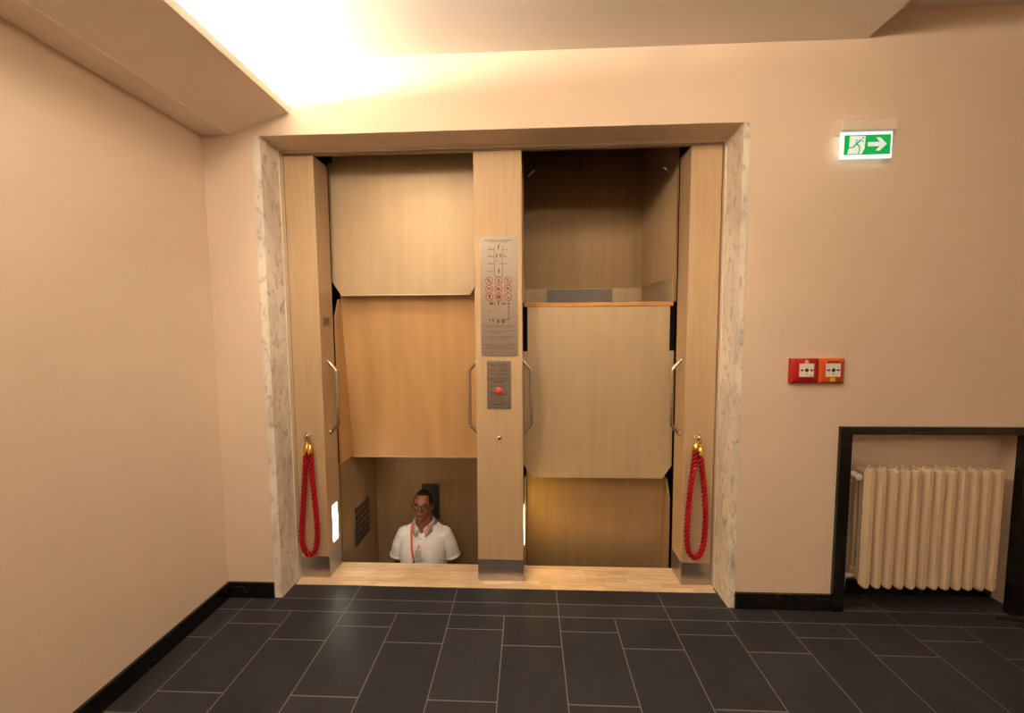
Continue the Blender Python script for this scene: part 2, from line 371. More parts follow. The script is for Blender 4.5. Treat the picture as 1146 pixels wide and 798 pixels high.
# the lift shaft: dark walls round both lanes
bm = bmesh.new()
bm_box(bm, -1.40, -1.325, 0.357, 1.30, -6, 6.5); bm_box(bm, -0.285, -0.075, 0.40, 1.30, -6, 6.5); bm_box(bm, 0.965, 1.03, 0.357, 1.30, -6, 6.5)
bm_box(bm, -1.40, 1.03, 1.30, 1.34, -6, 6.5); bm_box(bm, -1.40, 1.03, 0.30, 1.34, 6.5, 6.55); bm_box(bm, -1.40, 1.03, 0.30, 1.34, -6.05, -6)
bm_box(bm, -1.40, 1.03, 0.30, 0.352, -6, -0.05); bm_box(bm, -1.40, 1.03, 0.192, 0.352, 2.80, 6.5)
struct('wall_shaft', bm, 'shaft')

# radiator niche surround of black marble
bm = bmesh.new()
bm_box(bm, 1.677, 1.738, -0.018, 0.006, 0, 1.0, 0.001); bm_box(bm, 1.677, 2.90, -0.018, 0.02, 1.0, 1.042, 0.001); bm_box(bm, 2.622, 2.90, -0.018, 0.02, 0, 1.0, 0.001)
struct('trim_7', bm, 'black_marble')

# ------------------------------------------------------------------ lift cars
PITCH = 0.0115
def ribbed(bm, x0, x1, y, zb, zt, thick=0.016, depth=0.0016, facing=-1, ysl=None):
    """upright ribbed sheet facing -Y; zb(x), zt(x) outline; ysl(z) optional slope"""
    n = max(2, int((x1 - x0) / PITCH)); p = (x1 - x0) / n; cols = []
    for i in range(n):
        a = x0 + i * p
        cols += [(a, 0), (a + p * 0.66, 0), (a + p * 0.76, 1), (a + p * 0.92, 1)]
    cols.append((x1, 0))
    F = []; K = []
    for x, d in cols:
        row = []
        for z in (zb(x), zt(x)):
            yb = ysl(z) if ysl else y
            row.append(bm.verts.new((x, yb + d * depth, z)))
        for z in (zb(x), zt(x)):
            yb = ysl(z) if ysl else y
            row.append(bm.verts.new((x, yb + thick, z)))
        F.append(row)
    for a, b in zip(F, F[1:]):
        bm.faces.new((a[0], b[0], b[1], a[1])); bm.faces.new((a[2], a[3], b[3], b[2]))
        bm.faces.new((a[1], b[1], b[3], a[3])); bm.faces.new((a[0], a[2], b[2], b[0]))
    for r in (F[0], F[-1]): bm.faces.new((r[0], r[1], r[3], r[2]))
    bmesh.ops.recalc_face_normals(bm, faces=bm.faces[:])

def ribbed_side(bm, x, y0, y1, z0, z1, face, thick=0.014, depth=0.0016):
    n = max(2, int((y1 - y0) / PITCH)); p = (y1 - y0) / n; F = []
    cols = []
    for i in range(n):
        a = y0 + i * p; cols += [(a, 0), (a + p * 0.66, 0), (a + p * 0.76, 1), (a + p * 0.92, 1)]
    cols.append((y1, 0))
    for y, d in cols:
        F.append([bm.verts.new((x - face * d * depth, y, z0)), bm.verts.new((x - face * d * depth, y, z1)), bm.verts.new((x - face * thick, y, z0)), bm.verts.new((x - face * thick, y, z1))])
    for a, b in zip(F, F[1:]):
        bm.faces.new((a[0], b[0], b[1], a[1])); bm.faces.new((a[2], a[3], b[3], b[2])); bm.faces.new((a[1], b[1], b[3], a[3])); bm.faces.new((a[0], a[2], b[2], b[0]))
    for r in (F[0], F[-1]): bm.faces.new((r[0], r[1], r[3], r[2]))
    bmesh.ops.recalc_face_normals(bm, faces=bm.faces[:])

YF = 0.40
CH, FL, AP = 2.07, 1.21, 1.135     # headroom, roof flap height, apron height
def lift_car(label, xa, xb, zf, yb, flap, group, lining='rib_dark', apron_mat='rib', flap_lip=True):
    t = thing('lift_car', label, 'lift car', ((xa + xb) / 2, YF, zf), group)
    ox, oy, oz = (xa + xb) / 2, YF, zf
    def P(name, bm, m, par=t): 
        bmesh.ops.translate(bm, vec=(-ox, -oy, -oz), verts=bm.verts[:]); return obj(name, bm, m, par)
    # floor with timber nosing
    bm = bmesh.new(); bm_box(bm, xa, xb, YF + 0.02, yb, zf - 0.03, zf); P('floor_panel', bm, 'black')
    bm = bmesh.new(); bm_box(bm, xa + 0.004, xb - 0.004, YF - 0.004, YF + 0.02, zf - 0.002, zf + 0.024, 0.002); P('floor_nosing', bm, 'oak')
    bm = bmesh.new(); ribbed(bm, xa, xb, yb, lambda x: zf, lambda x: zf + CH); P('back_panel', bm, lining)
    bm = bmesh.new(); ribbed_side(bm, xa, YF, yb - 0.001, zf + 0.026, zf + CH, 1); P('side_panel', bm, lining)
    bm = bmesh.new(); ribbed_side(bm, xb, YF, yb - 0.001, zf + 0.026, zf + CH, -1); P('side_panel', bm, lining)
    bm = bmesh.new(); bm_box(bm, xa - 0.014, xb + 0.014, YF + 0.185, yb + 0.016, zf + CH, zf + CH + 0.02); P('ceiling_panel', bm, lining)
    bm = bmesh.new(); bm_box(bm, xa + 0.003, xb - 0.003, yb - 0.004, yb - 0.0005, zf + 0.001, zf + 0.185)
    P('kick_plate', bm, 'rib')
    for sx in (xa, xb):
        bm = bmesh.new(); s = 1 if sx == xa else -1
        bm_box(bm, min(sx, sx + s * 0.003), max(sx, sx + s * 0.003), YF + 0.03, yb - 0.006, zf + 0.026, zf + 0.185); P('kick_plate', bm, 'rib')
    # apron under the floor, lower corners cut off, upper corners notched
    c, nw, nh = 0.052, 0.024, 0.29
    zb = lambda x: zf - AP + max(0, (xa + c - x), (x - xb + c)) / c * 0.078
    bm = bmesh.new(); ribbed(bm, xa + nw, xb - nw, YF, zb, lambda x: zf - 0.003, 0.014)
    for s0, s1 in ((xa - 0.006, xa + nw), (xb - nw, xb + 0.006)):
        ribbed(bm, s0, s1, YF, zb, lambda x: zf - nh, 0.014)
    P('apron', bm, apron_mat)
    for s0, s1 in ((xa - 0.008, xa + nw), (xb - nw, xb + 0.008)):  # black strips stand in for the dark shaft gap beside the notches
        bm = bmesh.new(); bm_box(bm, s0, s1, YF + 0.003, YF + 0.012, zf - nh + 0.0005, zf - 0.004); P('dark_gap_strip', bm, 'black')
    if flap_lip:
        bm = bmesh.new(); bm_box(bm, xa + c, xb - c, YF - 0.003, YF + 0.016, zf - AP - 0.006, zf - AP); P('apron_lip', bm, 'alu')
    # roof flap sloping back to the ceiling, between two cheeks
    z0, z1 = zf + CH, zf + CH + FL
    zc_ = z1 - 0.09
    ysl = lambda z: YF + 0.18 - (z - z0) / 1.12 * 0.108
    bm = bmesh.new()
    if flap == 'rib': ribbed(bm, xa + 0.012, xb - 0.012, 0, lambda x: z0 - 0.002, lambda x: z1, 0.014, ysl=ysl)
    else:
        bm_prism(bm, [(ysl(z0), z0 - 0.002), (ysl(z0) + 0.014, z0 - 0.002), (ysl(z1) + 0.014, z1), (ysl(z1), z1)], lambda u, v, a: (a, u, v), xa + 0.012, xb - 0.012)
    P('roof_flap', bm, 'rib_dark' if flap == 'rib' else 'plywood')
    bm = bmesh.new(); bm_box(bm, xa + 0.012, xb - 0.012, ysl(z0) - 0.004, ysl(z0) + 0.03, z0 - 0.012, z0 - 0.0025, 0.001); P('flap_edge', bm, 'post')
    for s0 in (xa - 0.002, xb - 0.010):
        bm = bmesh.new()
        bm_prism(bm, [(YF, z0 + 0.0), (ysl(z0) + 0.01, z0 + 0.0), (ysl(zc_) + 0.012, zc_), (YF + 0.055, zc_ - 0.005), (YF, zc_ - 0.125)], lambda u, v, a: (a, u, v), s0, s0 + 0.012)
        P('flap_cheek', bm, 'rib_dark' if flap == 'rib' else 'plywood')
    return t, P
XA1, XB1, XA2, XB2 = -1.287, -0.325, -0.030, 0.930
ZLU, ZLL, ZRU = 2.945, -1.40, 1.722
ZRL = ZRU - 2.0 - 2.34
carLU, P_lu = lift_car('ribbed upper car of the left lift lane, only its apron in view', XA1, XB1, ZLU, 1.01, 'plywood', 'lift cars')
carLL, P_ll = lift_car('lower car of the left lift lane carrying a man, tan plywood roof flap', XA1, XB1, ZLL, 1.01, 'plywood', 'lift cars', flap_lip=False)
carRU, P_ru = lift_car('empty upper car of the right lift lane, dark interior over ribbed apron', XA2, XB2, ZRU, 1.125, 'plywood', 'lift cars', flap_lip=False)
carRL, P_rl = lift_car('sunken car of the right lift lane, only its ribbed roof flap in view', XA2, XB2, ZRL - 0.0, 1.125, 'rib', 'lift cars', flap_lip=False)
# steel cover on the upper right car's kick strip
bm = bmesh.new(); bm_box(bm, 0.155, 0.69, 1.115, 1.1205, ZRU + 0.02, ZRU + 0.178, 0.001); P_ru('cover_plate', bm, 'dull_steel')
for x in (XA2 + 0.03, XB2 - 0.03):
    bm = bmesh.new(); s = 1 if x < 0.4 else -1
    bm_tube(bm, [(x, 0.43, 2.555), (x + s * 0.055, 0.43, 2.605)], 0.008, 8); P_ru('corner_brace', bm, 'handle')
# control panel and dark plate in the man's car
bm = bmesh.new(); bm_box(bm, XA1 - 0.002, XA1 + 0.006, 0.575, 0.845, -0.035, 0.268, 0.001)
cp = P_ll('control_panel', bm, 'steel'); cp['label'] = 'steel grid plate'
bm = bmesh.new()
for i in range(6):
    for k in range(6):
        bm_box(bm, XA1 + 0.006, XA1 + 0.0075, 0.592 + i * 0.041, 0.622 + i * 0.041, -0.02 + k * 0.047, 0.016 + k * 0.047)
bmesh.ops.translate(bm, vec=(-(XA1 + XB1) / 2, -YF, -ZLL), verts=bm.verts[:]); obj('grid', bm, 'dark_plate', cp)
bm = bmesh.new(); bm_box(bm, -0.895, -0.752, 0.992, 1.0095, -0.004, 0.29, 0.003); P_ll('wall_plate', bm, 'dark_plate')

# ------------------------------------------------------------------ posts of the lift front
YP = 0.19
def post(label, x0, x1, inner, lamps):
    t = thing('lift_post', label, 'post', ((x0 + x1) / 2, 0.27, 0.0015), 'lift front posts')
    off = ((x0 + x1) / 2, 0.27, 0.0015)
    body = box_obj('post_body', (x0, x1, YP, 0.355, 0.0015, 2.616), 'post', t, 0.004, off)
    bm = bmesh.new()
    bm_box(bm, x0 - 0.0015, x1 + 0.0015, YP - 0.002, 0.354, 0.002, 0.143, 0.001)
    bmesh.ops.translate(bm, vec=[-k for k in off], verts=bm.verts[:]); kp = obj('kick_plate', bm, 'steel', t); kp['label'] = 'brushed steel kick plate'
    return t, off
def sub(bm, off, name, m, par, label=None):
    bmesh.ops.translate(bm, vec=[-k for k in off], verts=bm.verts[:]); o = obj(name, bm, m, par)
    if label: o['label'] = label
    return o
def grab(t, off, xw, s, y=0.27, z0=0.925, z1=1.380):
    """grab handle: tube bent out sideways from the post side at x=xw towards s"""
    bm = bmesh.new(); d = 0.052
    pts = [(xw, y, z1), (xw + s * 0.010, y, z1 - 0.009), (xw + s * (d - 0.012), y, z1 - 0.042), (xw + s * (d - 0.003), y, z1 - 0.053), (xw + s * d, y, z1 - 0.066), (xw + s * d, y, z0 + 0.066), (xw + s * (d - 0.003), y, z0 + 0.053), (xw + s * (d - 0.012), y, z0 + 0.042), (xw + s * 0.010, y, z0 + 0.009), (xw, y, z0)]
    bm_tube(bm, pts, 0.0118, 16)
    for z in (z1, z0): bm_lathe(bm, [(0.0, 0.0), (0.017, 0.0), (0.017, 0.004), (0.011, 0.008), (0.0, 0.008)], (xw, y, z), 'X' , 16) if s > 0 else bm_lathe(bm, [(0.0, 0.0), (0.017, 0.0), (0.017, -0.004), (0.011, -0.008), (0.0, -0.008)], (xw, y, z), 'X', 16)
    sub(bm, off, 'grab_handle', 'handle', t, 'satin steel grab handle')
def knob(t, off, x, z):
    bm = bmesh.new(); bm_lathe(bm, [(0.0, 0), (0.013, 0), (0.013, 0.003), (0.006, 0.006), (0.006, 0.018), (0.013, 0.023), (0.0155, 0.030), (0.013, 0.037), (0.006, 0.040), (0, 0.0405)], (x, YP, z), 'Y', 20)
    sub(bm, off, 'rope_hook', 'chrome', t, 'chrome knob hook')
def steplamp(t, off, x, s, m):
    bm = bmesh.new(); bm_box(bm, min(x, x + s * 0.003), max(x, x + s * 0.003), 0.236, 0.314, 0.196, 0.454, 0.001)
    fr = sub(bm, off, 'step_light', 'alu', t, 'lit step light')
    bm = bmesh.new(); bm_box(bm, min(x + s * 0.0028, x + s * 0.0045), max(x + s * 0.0028, x + s * 0.0045), 0.246, 0.304, 0.206, 0.444)
    sub(bm, off, 'lens', m, fr)
pl, ol = post('bronze left post of the lift front beside the grey marble jamb', -1.456, -1.273, 1, 1)
grab(pl, ol, -1.273, 1); knob(pl, ol, -1.371, 0.925); steplamp(pl, ol, -1.273, 1, 'lamp_white')
bm = bmesh.new(); bm_box(bm, -1.273, -1.2718, 0.222, 0.318, 1.600, 1.662)
lb = sub(bm, ol, 'label_plate', 'header', pl)
bm = bmesh.new(); bm_text(bm, '270', 0.05, 0.268, 1.631, -1.2717, width=0.055, axis='side', bold=0.001); sub(bm, ol, 'lettering', 'ink', lb)
pc, oc = post('wide bronze centre post between the two lift lanes, carrying the steel plates', -0.320, -0.036, 0, 1)
grab(pc, oc, -0.320, -1); grab(pc, oc, -0.036, 1); knob(pc, oc, -0.178, 0.925); steplamp(pc, oc, -0.036, 1, 'lamp_yellow')
pr, orr = post('bronze right post of the lift front beside the tan marble jamb', 0.932, 1.109, -1, 0)
grab(pr, orr, 0.932, -1); knob(pr, orr, 1.004, 0.927)

# steel instruction plaque on the centre post
yq = YP - 0.003; yt = yq - 0.0003
t = thing('instruction_plaque', 'tall steel instruction plaque with nine red prohibition symbols on centre post', 'sign', (-0.174, YP, 1.417))
off = (-0.174, YP, 1.417)
bm = bmesh.new()
def rrect(x0, x1, z0, z1, r, n=5):
    out = []
    for cx, cz, a0 in ((x1 - r, z0 + r, -PI / 2), (x1 - r, z1 - r, 0), (x0 + r, z1 - r, PI / 2), (x0 + r, z0 + r, PI)):
        for k in range(n + 1): out.append((cx + r * math.cos(a0 + k * PI / 2 / n), cz + r * math.sin(a0 + k * PI / 2 / n)))
    return out
bm_prism(bm, rrect(-0.284, -0.063, 1.415, 2.122, 0.010), lambda u, v, a: (u, a, v), yq, YP)
sub(bm, off, 'plate', 'plate', t)
def line(bm, x0, z0, x1, z1, w, y=None, mi=0):
    y = yt if y is None else y
    d = Vector((x1 - x0, z1 - z0)); d.normalize(); n = Vector((-d.y, d.x)) * w / 2
    bm_prism(bm, [(x0 + n.x, z0 + n.y), (x1 + n.x, z1 + n.y), (x1 - n.x, z1 - n.y), (x0 - n.x, z0 - n.y)], lambda u, v, a: (u, a, v), y - 0.0002, y + 0.0001, mi)
def disc(bm, x, z, r, y=None, mi=0, n=14, sx=1.0, sz=1.0):
    y = yt if y is None else y
    bm_prism(bm, [(x + r * sx * math.cos(2 * PI * k / n), z + r * sz * math.sin(2 * PI * k / n)) for k in range(n)], lambda u, v, a: (u, a, v), y - 0.0002, y + 0.0001, mi)
def ring(bm, x, z, r, w, y=None, n=26):
    y = yt if y is None else y
    for k in range(n):
        a, b = 2 * PI * k / n, 2 * PI * (k + 1) / n
        bm_prism(bm, [(x + r * math.cos(a), z + r * math.sin(a)), (x + r * math.cos(b), z + r * math.sin(b)), (x + (r - w) * math.cos(b), z + (r - w) * math.sin(b)), (x + (r - w) * math.cos(a), z + (r - w) * math.sin(a))], lambda u, v, aa: (u, aa, v), y - 0.0002, y + 0.0001)
bm = bmesh.new()
bm_text(bm, 'Umlaufaufzug ohne Kabinentüren', 0.0105, -0.176, 2.101, yt, width=0.163, bold=0.0002)
bm_text(bm, 'Paternoster - Benutzung', 0.009, -0.176, 2.091, yt, width=0.112)
for z, tx in ((1.628, None),): pass
paras = [(1.600, 'Die Benutzung des Umlaufaufzuges erfolgt auf eigene Gefahr und', 0.206), (1.590, 'Kinder dürfen nur in Begleitung Erwachsener fahren', 0.165), (1.567, 'Die Fahrt über den obersten und untersten Stock ist', 0.186), (1.556, 'gefahrlos und zulässig', 0.085), (1.534, 'Bei Störungen ist sofort der rote Nothalt zu drücken', 0.175), (1.524, 'Ruhe bewahren und Anweisung abwarten', 0.135), (1.483, 'Das Befördern von Lasten und sperrigen Gegenständen', 0.180), (1.473, 'ist nicht gestattet, ebenso', 0.107), (1.463, 'das Mitführen von Tieren und Kinderwagen aller Art', 0.190)]
for z, s, w in paras: bm_text(bm, s, 0.0085, -0.176, z, yt, width=w)
# shaft diagram
xl, xr = -0.2, -0.152
line(bm, xl, 2.065, xl, 1.890, 0.0022); line(bm, xr, 2.065, xr, 1.890, 0.0022); line(bm, xl, 1.890, xr, 1.890, 0.0022)
for z, s in ((2.047, '3. Stock'), (2.005, '2. Stock'), (1.964, '1. Stock')):
    line(bm, -0.240, z, xl, z, 0.0022); line(bm, xr, z, -0.122, z, 0.0022); bm_text(bm, s, 0.009, -0.240, z + 0.007, yt, 'LEFT', width=0.026)
bm_text(bm, 'Parterre', 0.010, -0.240, 1.922, yt, 'LEFT', width=0.036); line(bm, -0.240, 1.918, xl, 1.918, 0.0012)
bm_text(bm, 'Hof', 0.008, -0.139, 2.013, yt, width=0.014)
def man(bm, x, z, h, lean=0.0):
    disc(bm, x + lean * h, z + h * 0.42, h * 0.11); line(bm, x + lean * h * 0.7, z + h * 0.30, x, z - h * 0.08, h * 0.20)
    line(bm, x, z - h * 0.05, x - h * 0.13, z - h * 0.48, h * 0.11); line(bm, x, z - h * 0.05, x + h * 0.15, z - h * 0.48, h * 0.11)
    line(bm, x + lean * h * .6, z + h * 0.24, x + h * 0.26, z + h * 0.02, h * 0.08); line(bm, x + lean * h * .6, z + h * 0.24, x - h * 0.24, z + h * 0.0, h * 0.08)
man(bm, -0.175, 2.060, 0.024); man(bm, -0.186, 2.012, 0.024); man(bm, -0.164, 2.012, 0.024); man(bm, -0.175, 1.922, 0.026, 0.1)
line(bm, -0.168, 2.083, -0.168, 2.073, 0.003)
for x, z, d in ((-0.185, 1.980, 1), (-0.164, 1.966, -1)):
    line(bm, x, z - 0.006, x, z + 0.006, 0.0022); line(bm, x - 0.003, z + d * 0.002, x, z + d * 0.007, 0.002); line(bm, x + 0.003, z + d * 0.002, x, z + d * 0.007, 0.002)
# symbols inside the prohibition rings
CX = (-0.232, -0.176, -0.120); CZ = (1.865, 1.818, 1.770)
def pic(i, x, z):
    if i == 0: disc(bm, x - 0.003, z + 0.006, 0.0045); line(bm, x - 0.004, z + 0.004, x + 0.003, z - 0.006, 0.007); line(bm, x, z - 0.006, x + 0.010, z - 0.003, 0.004)
    elif i == 1: man(bm, x, z, 0.026, 0.1)
    elif i == 2: disc(bm, x - 0.002, z + 0.009, 0.003); line(bm, x - 0.002, z + 0.006, x - 0.001, z - 0.002, 0.003); line(bm, x - 0.001, z - 0.002, x + 0.006, z - 0.003, 0.003); line(bm, x + 0.006, z - 0.003, x + 0.009, z - 0.009, 0.003); ring(bm, x, z - 0.005, 0.007, 0.002, n=14)
    elif i == 3: line(bm, x - 0.010, z + 0.001, x + 0.005, z + 0.001, 0.006); line(bm, x + 0.003, z, x + 0.010, z + 0.006, 0.004); line(bm, x - 0.008, z, x - 0.009, z - 0.008, 0.0022); line(bm, x + 0.004, z, x + 0.004, z - 0.008, 0.0022); line(bm, x - 0.010, z + 0.002, x - 0.013, z + 0.006, 0.002)
    elif i == 4: line(bm, x - 0.005, z + 0.008, x - 0.005, z - 0.008, 0.008); line(bm, x - 0.005, z - 0.004, x + 0.010, z - 0.004, 0.008); line(bm, x + 0.002, z, x + 0.004, z + 0.006, 0.003)
    elif i == 5: line(bm, x - 0.008, z - 0.001, x + 0.005, z - 0.001, 0.009); disc(bm, x - 0.003, z + 0.004, 0.004); line(bm, x + 0.007, z - 0.004, x + 0.010, z + 0.006, 0.002)
    elif i == 6: line(bm, x - 0.006, z + 0.006, x + 0.008, z + 0.004, 0.007); line(bm, x, z + 0.004, x - 0.001, z - 0.010, 0.004); disc(bm, x + 0.002, z + 0.008, 0.005)
    elif i == 7:
        for d in (-0.008, 0, 0.008): man(bm, x + d, z, 0.024)
    else: line(bm, x - 0.007, z + 0.006, x + 0.006, z - 0.003, 0.0025); line(bm, x - 0.006, z - 0.006, x + 0.007, z - 0.006, 0.002); disc(bm, x, z - 0.007, 0.003)
for k in range(9): pic(k, CX[k % 3], CZ[k // 3])
# floor plan: marks along three sides
for a, b, h in ((-0.232, -0.222, 0.006), (-0.227, -0.219, 0.016), (-0.218, -0.208, 0.010), (-0.205, -0.197, 0.007), (-0.181, -0.174, 0.019), (-0.158, -0.151, 0.011), (-0.146, -0.134, 0.008), (-0.125, -0.108, 0.006)):
    bm_prism(bm, [(a, 1.725), (b, 1.725), (b, 1.725 + h), (a, 1.725 + h)], lambda u, v, aa: (u, aa, v), yt - 0.0002, yt + 0.0001)
line(bm, -0.225, 1.743, -0.135, 1.743, 0.0014)
for z in (1.742, 1.712, 1.695, 1.682, 1.667, 1.654, 1.640): line(bm, -0.120, z, -0.112, z, 0.005)
line(bm, -0.115, 1.72, -0.115, 1.632, 0.0012); line(bm, -0.225, 1.715, -0.165, 1.715, 0.0010); line(bm, -0.205, 1.703, -0.18, 1.703, 0.0012)
bm_text(bm, 'Hof', 0.010, -0.231, 1.682, yt, width=0.018)
for a, b, z, h in ((-0.236, -0.224, 1.632, 0.005), (-0.215, -0.207, 1.626, 0.012), (-0.186, -0.178, 1.615, 0.022), (-0.174, -0.172, 1.617, 0.02), (-0.167, -0.165, 1.617, 0.02), (-0.155, -0.146, 1.615, 0.022), (-0.143, -0.141, 1.617, 0.02), (-0.140, -0.112, 1.636, 0.003)):
    bm_prism(bm, [(a, z), (b, z), (b, z + h), (a, z + h)], lambda u, v, aa: (u, aa, v), yt - 0.0002, yt + 0.0001)
sub(bm, off, 'lettering', 'ink', t)
bm = bmesh.new()
for k in range(9):
    x, z = CX[k % 3], CZ[k // 3]; ring(bm, x, z, 0.0235, 0.0042); line(bm, x - 0.0155, z + 0.0155, x + 0.0155, z - 0.0155, 0.0035, yt - 0.0002)
sub(bm, off, 'prohibition_symbols', 'redink', t, 'red prohibition rings')
for x in (-0.275, -0.072):
    for z in (1.426, 2.112):
        bm = bmesh.new(); bm_lathe(bm, [(0, 0), (0.004, 0), (0.004, 0.001), (0, 0.0015)], (x, yq, z), 'Y', 10); sub(bm, off, 'screw', 'steel', t)

# emergency stop plate below it
t = thing('stop_plate', 'small steel plate with a red mushroom stop button on centre post', 'switch', (-0.178, YP, 1.093)); off = (-0.178, YP, 1.093)
bm = bmesh.new(); bm_prism(bm, rrect(-0.2515, -0.1055, 1.0935, 1.386, 0.003), lambda u, v, a: (u, a, v), yq, YP); sub(bm, off, 'plate', 'plate', t)
bm = bmesh.new()
for z, s, w, sz in ((1.364, 'UMLAUFAUFZUG', 0.108, 0.015), (1.3515, 'in jeder Richtung', 0.098, 0.012), (1.3355, 'ACHTUNG - UNFALLGEFAHR', 0.135, 0.010), (1.325, 'NUR IM NOTFALL BETÄTIGEN', 0.112, 0.010), (1.3075, 'NACH STILLSTAND WARTEN', 0.110, 0.010), (1.2955, 'BIS HILFE', 0.052, 0.010), (1.2795, 'MISSBRAUCH WIRD VERFOLGT', 0.122, 0.010), (1.2675, 'BITTE DEN PORTIER RUFEN', 0.116, 0.010), (1.2565, 'BEI GEFAHR', 0.066, 0.010), (1.2345, 'N O T   H A L T', 0.102, 0.011), (1.191, 'BEI GEFAHR DRÜCKEN', 0.102, 0.011), (1.180, 'nur im Notfall', 0.098, 0.010), (1.1225, 'NOTHALTTASTE', 0.072, 0.010)):
    bm_text(bm, s, sz, -0.178, z, yt, width=w, bold=0.0002)
sub(bm, off, 'lettering', 'ink', t)
bm = bmesh.new(); bm_lathe(bm, [(0, 0), (0.013, 0), (0.013, 0.012), (0.021, 0.014), (0.0215, 0.019), (0.019, 0.024), (0.012, 0.027), (0, 0.028)], (-0.179, yq, 1.208), 'Y', 24)
sb = sub(bm, off, 'stop_button', 'button_red', t, 'red mushroom button')
bm = bmesh.new(); bm_lathe(bm, [(0, 0), (0.005, 0), (0.005, 0.001), (0, 0.0015)], (-0.179, yq - 0.0275, 1.207), 'Y', 12); sub(bm, off, 'button_centre', 'plate', sb)
for x in (-0.243, -0.114):
    for z in (1.102, 1.377):
        bm = bmesh.new(); bm_lathe(bm, [(0, 0), (0.003, 0), (0.003, 0.001), (0, 0.0015)], (x, yq, z), 'Y', 10); sub(bm, off, 'screw', 'ink', t)

# ------------------------------------------------------------------ red barrier ropes hanging doubled from the hooks
def twisted(bm, pts, R, r, strands, turns):
    P, T, N = frames(pts); n = len(P); L = [0.0]
    for a, b in zip(P, P[1:]): L.append(L[-1] + (b - a).length)
    for s in range(strands):
        q = []
        for i in range(n):
            a = 2 * PI * (s / strands + turns * L[i] / L[-1]); B = T[i].cross(N[i]); q.append(P[i] + (N[i] * math.cos(a) + B * math.sin(a)) * R)
        bm_tube(bm, q, r, 7)
def rope(label, pts, hook, capa, capb):
    t = thing('barrier_rope', label, 'rope', hook, 'red barrier ropes'); off = hook
    path = spline(pts, 22)
    bm = bmesh.new(); twisted(bm, path, 0.0090, 0.0077, 3, 17); sub(bm, off, 'rope', 'rope', t)
    for a, b in (capa, capb):
        bm = bmesh.new(); A, B = Vector(a), Vector(b); d = (B - A)
        bm_tube(bm, [A, A + d * 0.08, A + d * 0.85, A + d * 0.93, B], [0.0172, 0.0182, 0.0175, 0.012, 0.007], 18); c = sub(bm, off, 'end_cap', 'brass', t, 'brass end cap')
        bm = bmesh.new(); H = Vector((hook[0], hook[1], hook[2])); w = Vector((0.008, 0, 0))
        e = B + Vector((0, 0, -0.006)); top = H + Vector((0, 0, 0.010))
        loop = spline([e - w * 0.6, e * 0.5 + top * 0.5 - w * 1.4, top - w, top + Vector((0, 0, 0.006)), top + w, e * 0.5 + top * 0.5 + w * 1.4, e + w * 0.6], 6, True)
        bm_tube(bm, loop, 0.0028, 8, closed=True); sub(bm, off, 'snap_hook', 'brass', t, 'brass snap hook')
HY = YP - 0.020
yr = 0.158
rope('thick red twisted barrier rope looped on the left post', [(-1.375, yr, 0.822), (-1.382, yr, 0.77), (-1.394, yr, 0.64), (-1.409, yr, 0.494), (-1.425, yr, 0.34), (-1.428, yr, 0.275), (-1.415, yr, 0.205), (-1.378, yr, 0.168), (-1.345, yr, 0.205), (-1.328, yr, 0.295), (-1.328, yr, 0.397), (-1.335, yr, 0.52), (-1.343, yr, 0.64), (-1.348, yr, 0.76), (-1.348, yr, 0.822)],
     (-1.371, HY - 0.003, 0.930), ((-1.375, yr, 0.815), (-1.370, yr + 0.004, 0.878)), ((-1.348, yr, 0.815), (-1.354, yr + 0.004, 0.878)))
rope('thick red braided barrier rope looped on the right post', [(0.987, yr, 0.858), (0.981, yr, 0.78), (0.964, yr, 0.644), (0.955, yr, 0.52), (0.949, yr, 0.396), (0.950, yr, 0.30), (0.962, yr, 0.23), (0.996, yr, 0.195), (1.031, yr, 0.223), (1.050, yr, 0.30), (1.056, yr, 0.433), (1.050, yr, 0.54), (1.040, yr, 0.639), (1.026, yr, 0.75), (1.018, yr, 0.818)],
     (1.004, HY - 0.003, 0.932), ((0.987, yr, 0.850), (0.992, yr + 0.004, 0.898)), ((1.018, yr, 0.812), (1.013, yr + 0.004, 0.876)))

# ------------------------------------------------------------------ exit sign
t = thing('emergency_exit_sign', 'lit green emergency exit sign with running figure and right arrow', 'sign', (1.71, 0, 2.56)); off = (1.71, 0, 2.56)
bm = bmesh.new(); bm_prism(bm, [(0, 2.556), (-0.052, 2.562), (-0.052, 2.614), (-0.048, 2.618), (0, 2.640)], lambda u, v, a: (a, u, v), 1.579, 1.842, bev=0.002); sub(bm, off, 'housing', 'cream_plastic', t)
bm = bmesh.new(); bm_box(bm, 1.586, 1.838, -0.034, -0.026, 2.430, 2.560, 0.001); pn = sub(bm, off, 'panel', 'sign_edge', t, 'lit acrylic panel')
yp = -0.0342
bm = bmesh.new(); bm_box(bm, 1.603, 1.829, yp - 0.0006, yp + 0.0001, 2.448, 2.545); sub(bm, off, 'green_field', 'sign_green', pn)
bm = bmesh.new(); yw = yp - 0.0008
fn = lambda u, v, a: (u, a, v)
bm_prism(bm, [(1.719, 2.488), (1.719, 2.509), (1.776, 2.509), (1.757, 2.531), (1.777, 2.531), (1.811, 2.4985), (1.777, 2.466), (1.757, 2.466), (1.776, 2.488)], fn, yw - 0.0004, yw + 0.0002)
bm_prism(bm, [(1.627, 2.484), (1.629, 2.540), (1.706, 2.540), (1.703, 2.476), (1.690, 2.452), (1.619, 2.452)], fn, yw - 0.0004, yw + 0.0002)
sub(bm, off, 'arrow_and_door', 'sign_white', pn)
bm = bmesh.new(); ye = yw - 0.0007
disc(bm, 1.694, 2.5305, 0.0042, ye)
